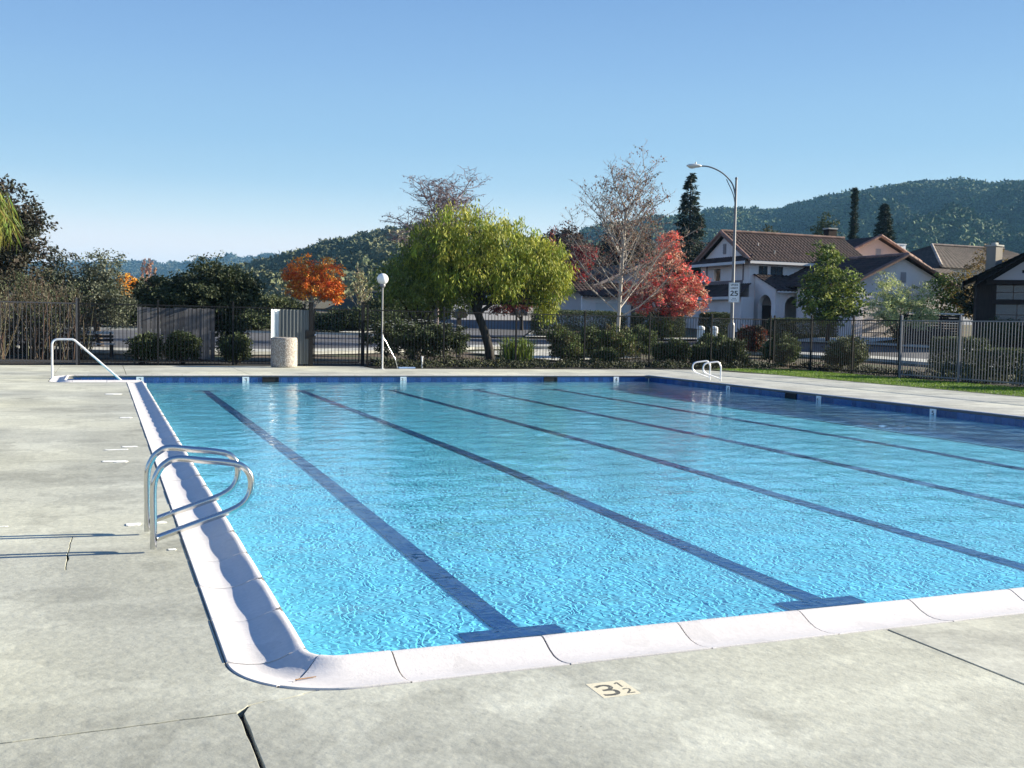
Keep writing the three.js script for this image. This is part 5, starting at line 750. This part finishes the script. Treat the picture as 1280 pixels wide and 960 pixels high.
{ // peach gable behind the wing
  const t = thing('peach_house', 'peach coloured gable with dark tile roof behind the white house', 'house', [56.4, 1.75, -62.2]);
  wallZ(t, 'wall', peachStucco, [[-3.6, -0.6], [3.6, -0.6], [3.6, 5.4], [0, 7.0], [-3.6, 5.4]], [], 0); mesh('side_wall', box(0.2, 6, 9, -3.5, 2.4, -4.7), peachStucco, t);
  const rf = mesh('roof', slope([-4.1, 5.25, -9], [-4.1, 5.25, 0.4], [0, 7.15, 0.4], [0, 7.15, -9], REDTILE, { seed: 11 }), tileMat, t); mesh('far_slope', slope([4.1, 5.25, 0.4], [4.1, 5.25, -9], [0, 7.15, -9], [0, 7.15, 0.4], REDTILE, { seed: 12 }), tileMat, rf);
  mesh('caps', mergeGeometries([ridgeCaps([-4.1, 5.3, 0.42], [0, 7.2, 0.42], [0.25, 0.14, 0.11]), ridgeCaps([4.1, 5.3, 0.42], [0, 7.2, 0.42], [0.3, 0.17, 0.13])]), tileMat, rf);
  mesh('gable_vent', mergeGeometries([box(0.5, 0.6, 0.05, 0.1, 5.9, 0.02), ...[0, 1, 2].map((k) => box(0.42, 0.05, 0.04, 0.1, 5.75 + 0.17 * k, 0.06))]), std(0.35, 0.3, 0.3, 0.9), t);
  const u = mesh('roof_unit', mergeGeometries([box(1.0, 0.7, 1.0, 3.0, 6.35, -1.2), box(1.1, 0.08, 1.1, 3.0, 6.75, -1.2)]), std(0.75, 0.78, 0.8, 0.5), t);
}
{ // hip roofed house behind
  const t = thing('hip_roof_house', 'house with brown hip roof and pale blue grey wall behind the timber house', 'house', [66.5, 2.15, -66.0]);
  const W = 17, D = 11, EV = 5.0, RG = 7.3; wallZ(t, 'wall', tanStucco, [[0.4, -0.6], [W, -0.6], [W, EV], [0.4, EV]], [rectHole(3, 3.1, 1.4, 1.2)], 0); mesh('side_wall', box(0.2, EV + 0.6, D - 0.5, 0.5, EV / 2 - 0.3, -D / 2), tanStucco, t); windowZ(t, 3, 3.1, 1.4, 1.2, -0.05, 2, 1, trimWhite);
  const o = { barrel: 0.5, course: 0.45, amp: 0.03 };
  const rf = mesh('roof', slope([-0.4, EV - 0.1, 0.6], [W + 0.4, EV - 0.1, 0.6], [W - 4, RG, -D / 2], [4.2, RG, -D / 2], BROWNTILE, { ...o, seed: 21 }), tileMat, t);
  mesh('side_slope', slope([-0.4, EV - 0.1, -D - 0.6], [-0.4, EV - 0.1, 0.6], [4.2, RG, -D / 2], [4.19, RG, -D / 2 - 0.01], BROWNTILE, { ...o, seed: 22 }), tileMat, rf); mesh('side_slope', slope([W + 0.4, EV - 0.1, 0.6], [W + 0.4, EV - 0.1, -D - 0.6], [W - 4, RG, -D / 2 - 0.01], [W - 4.01, RG, -D / 2], BROWNTILE, { ...o, seed: 23 }), tileMat, rf); mesh('back_slope', slope([W + 0.4, EV - 0.1, -D - 0.6], [-0.4, EV - 0.1, -D - 0.6], [4.2, RG, -D / 2], [W - 4, RG, -D / 2], BROWNTILE, { ...o, seed: 24 }), tileMat, rf);
  mesh('hip_caps', mergeGeometries([ridgeCaps([-0.4, EV, 0.6], [4.2, RG + 0.05, -D / 2], [0.4, 0.34, 0.28]), ridgeCaps([4.2, RG + 0.05, -D / 2], [W - 4, RG + 0.05, -D / 2], [0.2, 0.15, 0.12])]), tileMat, rf);
  const lo = mesh('lower_roof', slope([-5.5, 4.3, 1.8], [0.5, 4.3, 1.8], [0.5, 6.0, -3.5], [-2.5, 6.0, -3.5], BROWNTILE, { ...o, seed: 25 }), tileMat, t); mesh('lower_caps', ridgeCaps([-5.5, 4.35, 1.8], [-2.5, 6.05, -3.5], [0.4, 0.34, 0.28]), tileMat, lo); mesh('lower_wall', box(5.2, 4.8, 0.2, -2.4, 1.9, 1.2), tanStucco, t);
}
{ // dark timber house at the right edge
  const t = thing('timber_house', 'dark timber house with white chimney at the right picture edge', 'house', [42.3, 1.2, -38.0], -0.78);
  const woodD = std(0.035, 0.022, 0.02, 0.9, { map: tinted(woodMap, 1 / 1.5) }), panel = std(0.42, 0.42, 0.45, 0.9), W = 6.6, apx = 3.3, EV = 3.25, RG = 4.95;
  wallZ(t, 'wall', woodD, [[0, -0.6], [W, -0.6], [W, EV], [apx, RG - 0.15], [0, EV]], [rectHole(0.95, 0.7, 4.1, 1.1), rectHole(0.95, 2.05, 4.1, 0.75)], 0); mesh('side_wall', box(0.2, EV + 0.6, 10, 0.1, EV / 2 - 0.3, -5.2), woodD, t); mesh('side_wall', box(0.2, EV + 0.6, 10, W - 0.1, EV / 2 - 0.3, -5.2), woodD, t); mesh('back_wall', box(W, EV + 0.6, 0.2, W / 2, EV / 2 - 0.3, -10.2), woodD, t);
  windowZ(t, 0.95, 0.7, 4.1, 1.1, -0.06, 4, 2, trimBrown); windowZ(t, 0.95, 2.05, 4.1, 0.75, -0.06, 5, 2, trimBrown);
  const blind = mesh('curtain', mergeGeometries([box(1.9, 1.06, 0.03, 2.9, 1.25, -0.32), box(4.0, 0.7, 0.03, 3.0, 2.42, -0.32)]), std(0.62, 0.63, 0.63, 0.9), t);
  const tri = wallZ(t, 'gable_panel', panel, [[0.75, 3.05], [4.75, 3.05], [2.75, 4.4]], [rectHole(2.12, 3.42, 0.2, 0.16), rectHole(2.65, 3.42, 0.2, 0.16), rectHole(3.18, 3.42, 0.2, 0.16)], 0.3, 0.12);
  mesh('beam', mergeGeometries([box(4.6, 0.22, 0.3, 2.75, 2.95, 0.2), box(4.4, 0.2, 0.16, 3.0, 1.93, 0.06)]), woodD, t);
  const o = { barrel: 0.35, course: 0.3, amp: 0.012 }, rf = mesh('roof', slope([-0.7, EV - 0.3, -10.5], [-0.7, EV - 0.3, 0.55], [apx, RG + 0.1, 0.55], [apx, RG + 0.1, -10.5], SHINGLE, { ...o, seed: 31 }), tileMat, t); mesh('far_slope', slope([W + 0.7, EV - 0.3, 0.55], [W + 0.7, EV - 0.3, -10.5], [apx, RG + 0.1, -10.5], [apx, RG + 0.1, 0.55], SHINGLE, { ...o, seed: 32 }), tileMat, rf);
  mesh('front_gable', slope([-0.1, 2.75, -1.5], [-0.1, 2.75, 1.0], [2.75, 4.66, 1.0], [2.75, 4.66, -2.6], SHINGLE, { ...o, seed: 33 }), tileMat, rf); mesh('front_gable', slope([5.6, 2.75, 1.0], [5.6, 2.75, -1.5], [2.75, 4.66, -2.6], [2.75, 4.66, 1.0], SHINGLE, { ...o, seed: 34 }), tileMat, rf);
  const ch = mesh('chimney', box(0.55, 2.6, 0.6, 0, 0, 0, -0.6).translate(0.8, 3.6, -0.9), std(0.3, 0.27, 0.23, 0.9, { map: tinted(stuccoMap, 1 / 2) }), t); mesh('chimney_cap', mergeGeometries([box(0.65, 0.08, 0.7, 0, 1.33, 0, -0.6), box(0.26, 0.14, 0.26, 0, 1.43, 0, -0.6)]).translate(0.8, 3.6, -0.9), kerbMat, ch); ch.userData.label = 'sunlit white chimney';
  const pf = thing('carport_fence', 'low dark slatted fence with a pale top rail between the houses', 'fence', [38.2, 0.7, -38.6]); for (let k = 0; k < 11; k++) mesh('board', box(3.8, 0.12, 0.03, 1.9, 0.2 + 0.14 * k, 0), woodD, pf); mesh('top_rail', box(3.9, 0.07, 0.14, 1.9, 1.75, 0), trimWhite, pf); mesh('post', mergeGeometries([box(0.12, 1.75, 0.12, 0, 0.85, -0.08), box(0.12, 1.75, 0.12, 3.8, 0.85, -0.08)]), woodD, pf);
}
{ // lilac grey house behind the white barked tree
  const t = thing('lilac_house', 'lilac grey house end with a brown framed window behind the white barked tree', 'house', [32.9, 0.85, -66.4]);
  wallZ(t, 'wall', lilac, [[0, -0.6], [9.5, -0.6], [9.5, 3.2], [4.6, 5.2], [0, 3.3]], [rectHole(0.5, 0.7, 1.1, 1.3)], 0); windowZ(t, 0.5, 0.7, 1.1, 1.3, -0.05, 1, 2); mesh('side_wall', box(0.2, 3.8, 9, 0.1, 1.3, -4.7), lilac, t);
  const rf = mesh('roof', slope([-0.7, 3.1, -9], [-0.7, 3.1, 0.5], [4.6, 5.4, 0.5], [4.6, 5.4, -9], BROWNTILE, { seed: 41 }), tileMat, t); mesh('far_slope', slope([10.1, 3.1, 0.5], [10.1, 3.1, -9], [4.6, 5.4, -9], [4.6, 5.4, 0.5], BROWNTILE, { seed: 42 }), tileMat, rf);
  mesh('bargeboard', mergeGeometries([box(5.8, 0.2, 0.08).rotateZ(0.409).translate(1.95, 4.18, 0.52), box(6.0, 0.2, 0.08).rotateZ(-0.396).translate(7.35, 4.16, 0.52)]), std(0.3, 0.24, 0.22, 0.8), t);
  const p = thing('far_white_house', 'small white walled house beyond the hedge under the yellow green crown', 'house', [29.8, 1.4, -77]); wallZ(p, 'wall', trimWhite, [[-4, -0.5], [4, -0.5], [4, 2.6], [0, 3.6], [-4, 2.6]], [rectHole(-2.6, 0.8, 1.2, 1.2), rectHole(1.2, 0.8, 1.6, 1.2)], 0); windowZ(p, -2.6, 0.8, 1.2, 1.2, -0.05); windowZ(p, 1.2, 0.8, 1.6, 1.2, -0.05); const pr = mesh('roof', slope([-4.5, 2.45, -8], [-4.5, 2.45, 0.4], [0, 3.75, 0.4], [0, 3.75, -8], BROWNTILE, { seed: 43 }), tileMat, p); mesh('far_slope', slope([4.5, 2.45, 0.4], [4.5, 2.45, -8], [0, 3.75, -8], [0, 3.75, 0.4], BROWNTILE, { seed: 44 }), tileMat, pr); mesh('back_wall', box(8, 3, 0.2, 0, 1, -7.8), trimWhite, p);
}

// ------------------------------------------------------------------ hills
function hill(name, az, R1, R2, rough, mat, seed, colour) {   // ridge heights by bearing, rising from R1 to R2
  const nA = 130, nR = 60, p = [], col = [], idx = [], X0 = -0.83, Z0 = 4.42;
  const H = (a) => { let k = 1; while (k < az.length - 1 && a > az[k][0]) k++; const [a0, h0] = az[k - 1], [a1, h1] = az[k], t = clamp((a - a0) / (a1 - a0), 0, 1); return mix(h0, h1, t * t * (3 - 2 * t)); };
  const hgt = (a, r) => { const t = clamp((r - R1) / (R2 - R1), 0, 1.5), x = X0 + r * Math.sin(a * D2R), z = Z0 - r * Math.cos(a * D2R), up = t <= 1 ? Math.pow(t, 1.35) : 1 - 0.35 * (t - 1); return H(a) * up + rough * Math.sin(Math.PI * clamp(t, 0, 1)) * (n2(x / (R2 * 0.14) + seed, z / (R2 * 0.14)) + 0.5 * n2(x / (R2 * 0.055), z / (R2 * 0.055) + seed)) * 1.0; };
  const a0 = az[0][0], a1 = az[az.length - 1][0];
  for (let j = 0; j <= nR; j++) for (let i = 0; i <= nA; i++) { const a = mix(a0, a1, i / nA), r = mix(R1 * 0.9, R2 + (R2 - R1) * 0.35, j / nR); p.push(X0 + r * Math.sin(a * D2R), hgt(a, r) - 2, Z0 - r * Math.cos(a * D2R)); }
  for (let j = 0; j < nR; j++) for (let i = 0; i < nA; i++) { const o = j * (nA + 1) + i; idx.push(o, o + 1, o + nA + 1, o + 1, o + nA + 2, o + nA + 1); }
  const geo = new THREE.BufferGeometry(); geo.setAttribute('position', new THREE.Float32BufferAttribute(p, 3)); geo.setIndex(idx); geo.computeVertexNormals(); struct(mesh(name, geo, mat));
  return { at: (a, r) => V(X0 + r * Math.sin(a * D2R), hgt(a, r) - 2, Z0 - r * Math.cos(a * D2R)), a0, a1 };
}
const hillSoil = std(0.05, 0.06, 0.03, 1);
function crownGeo(seed, n, size) { const m = new MB(), r = rng(seed); for (let k = 0; k < n; k++) { const th = r() * 6.283, cy = mix(-0.35, 1, r()), sy = Math.sqrt(1 - cy * cy), l = 1 + 0.22 * n3(3 * Math.cos(th) * sy + seed, cy * 3, 3 * Math.sin(th) * sy), rad = (0.72 + 0.28 * r()) * l, d = V(sy * Math.cos(th), cy, sy * Math.sin(th)), v = 0.65 + 0.7 * r(); m.col = [v, v, v]; m.leaf(V(d.x * rad, d.y * rad * 0.85, d.z * rad), V(r() - 0.5, r() - 0.5, r() - 0.5).normalize(), V(d.x + (r() - 0.5) * 1.2, d.y + (r() - 0.2), d.z + (r() - 0.5) * 1.2).normalize(), size * (0.6 + 0.8 * r()), size * 0.8); } return m.geo(); }
const crowns = [crownGeo(1, 420, 0.36), crownGeo(2, 420, 0.36), crownGeo(3, 420, 0.36)], woodMat = std(1, 1, 1, 0.95, { vertexColors: true });
function forest(name, label, h, n, R1, R2, s0, s1, cols, seed) {
  const r = rng(seed), M = new THREE.Matrix4(), q = new THREE.Quaternion(), c = new THREE.Color(), per = Math.floor(n / 3), root = new THREE.Group(); root.name = numbered(name); scene.add(root); stuff(tag(root, label, 'woodland'));
  for (let k = 0; k < 3; k++) {
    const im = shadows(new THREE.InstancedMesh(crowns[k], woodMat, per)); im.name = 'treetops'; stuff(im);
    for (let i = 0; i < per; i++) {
      const u = r(), R = Math.sqrt(mix(R1 * R1, R2 * R2, u)), a = mix(h.a0, h.a1, r()), p = h.at(a, R), s = mix(s0, s1, r() * r()), b = n2(p.x / 130 + seed, p.z / 130) * 0.5 + 0.5, t = cols[Math.min(cols.length - 1, Math.floor((0.75 * b + 0.25 * r()) * cols.length))], v = 0.85 + 0.3 * r();  // noise picks the brighter tones, painting sunlit patches into the woods
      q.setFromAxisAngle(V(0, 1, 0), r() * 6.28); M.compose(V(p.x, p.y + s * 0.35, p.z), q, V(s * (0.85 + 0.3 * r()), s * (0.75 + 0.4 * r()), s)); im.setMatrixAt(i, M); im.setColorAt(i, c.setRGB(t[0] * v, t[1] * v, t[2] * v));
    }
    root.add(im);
  }
}
{
  const right = hill('wooded_hill', [[23, 95], [27.6, 122], [29.8, 130], [31.5, 135], [32.8, 141], [35.3, 139], [37, 148], [38.6, 154], [40.2, 160], [42.1, 168], [44, 170], [45.9, 164], [47.7, 166], [52, 178], [58, 150], [66, 110]], 430, 1300, 24, hillSoil, 5);
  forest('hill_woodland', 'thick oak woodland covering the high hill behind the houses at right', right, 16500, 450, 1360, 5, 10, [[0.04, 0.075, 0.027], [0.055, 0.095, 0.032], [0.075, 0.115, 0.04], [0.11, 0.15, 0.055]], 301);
  const left = hill('wooded_hill', [[-30, 8], [-8, 9], [0, 12], [4.4, 17], [6.4, 23], [8.5, 28], [10.2, 34], [11.9, 39], [13.2, 42], [15.3, 46], [17.5, 48], [19.7, 47], [21.9, 42], [24.1, 40], [27.6, 37], [33, 30], [40, 20]], 170, 520, 5, hillSoil, 9);
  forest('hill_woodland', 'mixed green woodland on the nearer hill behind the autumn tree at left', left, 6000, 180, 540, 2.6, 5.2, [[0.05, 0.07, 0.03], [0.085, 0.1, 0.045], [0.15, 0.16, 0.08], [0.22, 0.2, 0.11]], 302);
  const far = hill('distant_ridge', [[-25, 80], [-10, 92], [-4.7, 98], [0.8, 108], [2.8, 112], [4.8, 122], [6.8, 132], [8.5, 140], [11, 130], [20, 120], [30, 110]], 1500, 2600, 20, hillSoil, 15);
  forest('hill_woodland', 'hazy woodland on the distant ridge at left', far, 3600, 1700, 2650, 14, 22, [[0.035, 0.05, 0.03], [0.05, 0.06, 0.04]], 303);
}
{ // sunlit grass bank at the head of the side street
  const geo = strip([[22, -88], [27, -93], [33, -96], [40, -98]], [[20, -104], [26, -108], [33, -110], [42, -112]], 30, 0, 10, (x, z) => g(x, z) + 2.2 * Math.sin(Math.PI * clamp((-z - 84) / 34, 0, 1)) * sstep(20, 26, x)), bank = mesh('grass_bank', geo, std(0.2, 0.23, 0.05, 1, { map: tinted(groundMap, 1 / 3) })); struct(bank);
}
scene.fog = new THREE.FogExp2(new THREE.Color(0.26, 0.6, 1.0), 0.00012);
renderer.render(scene, camera);
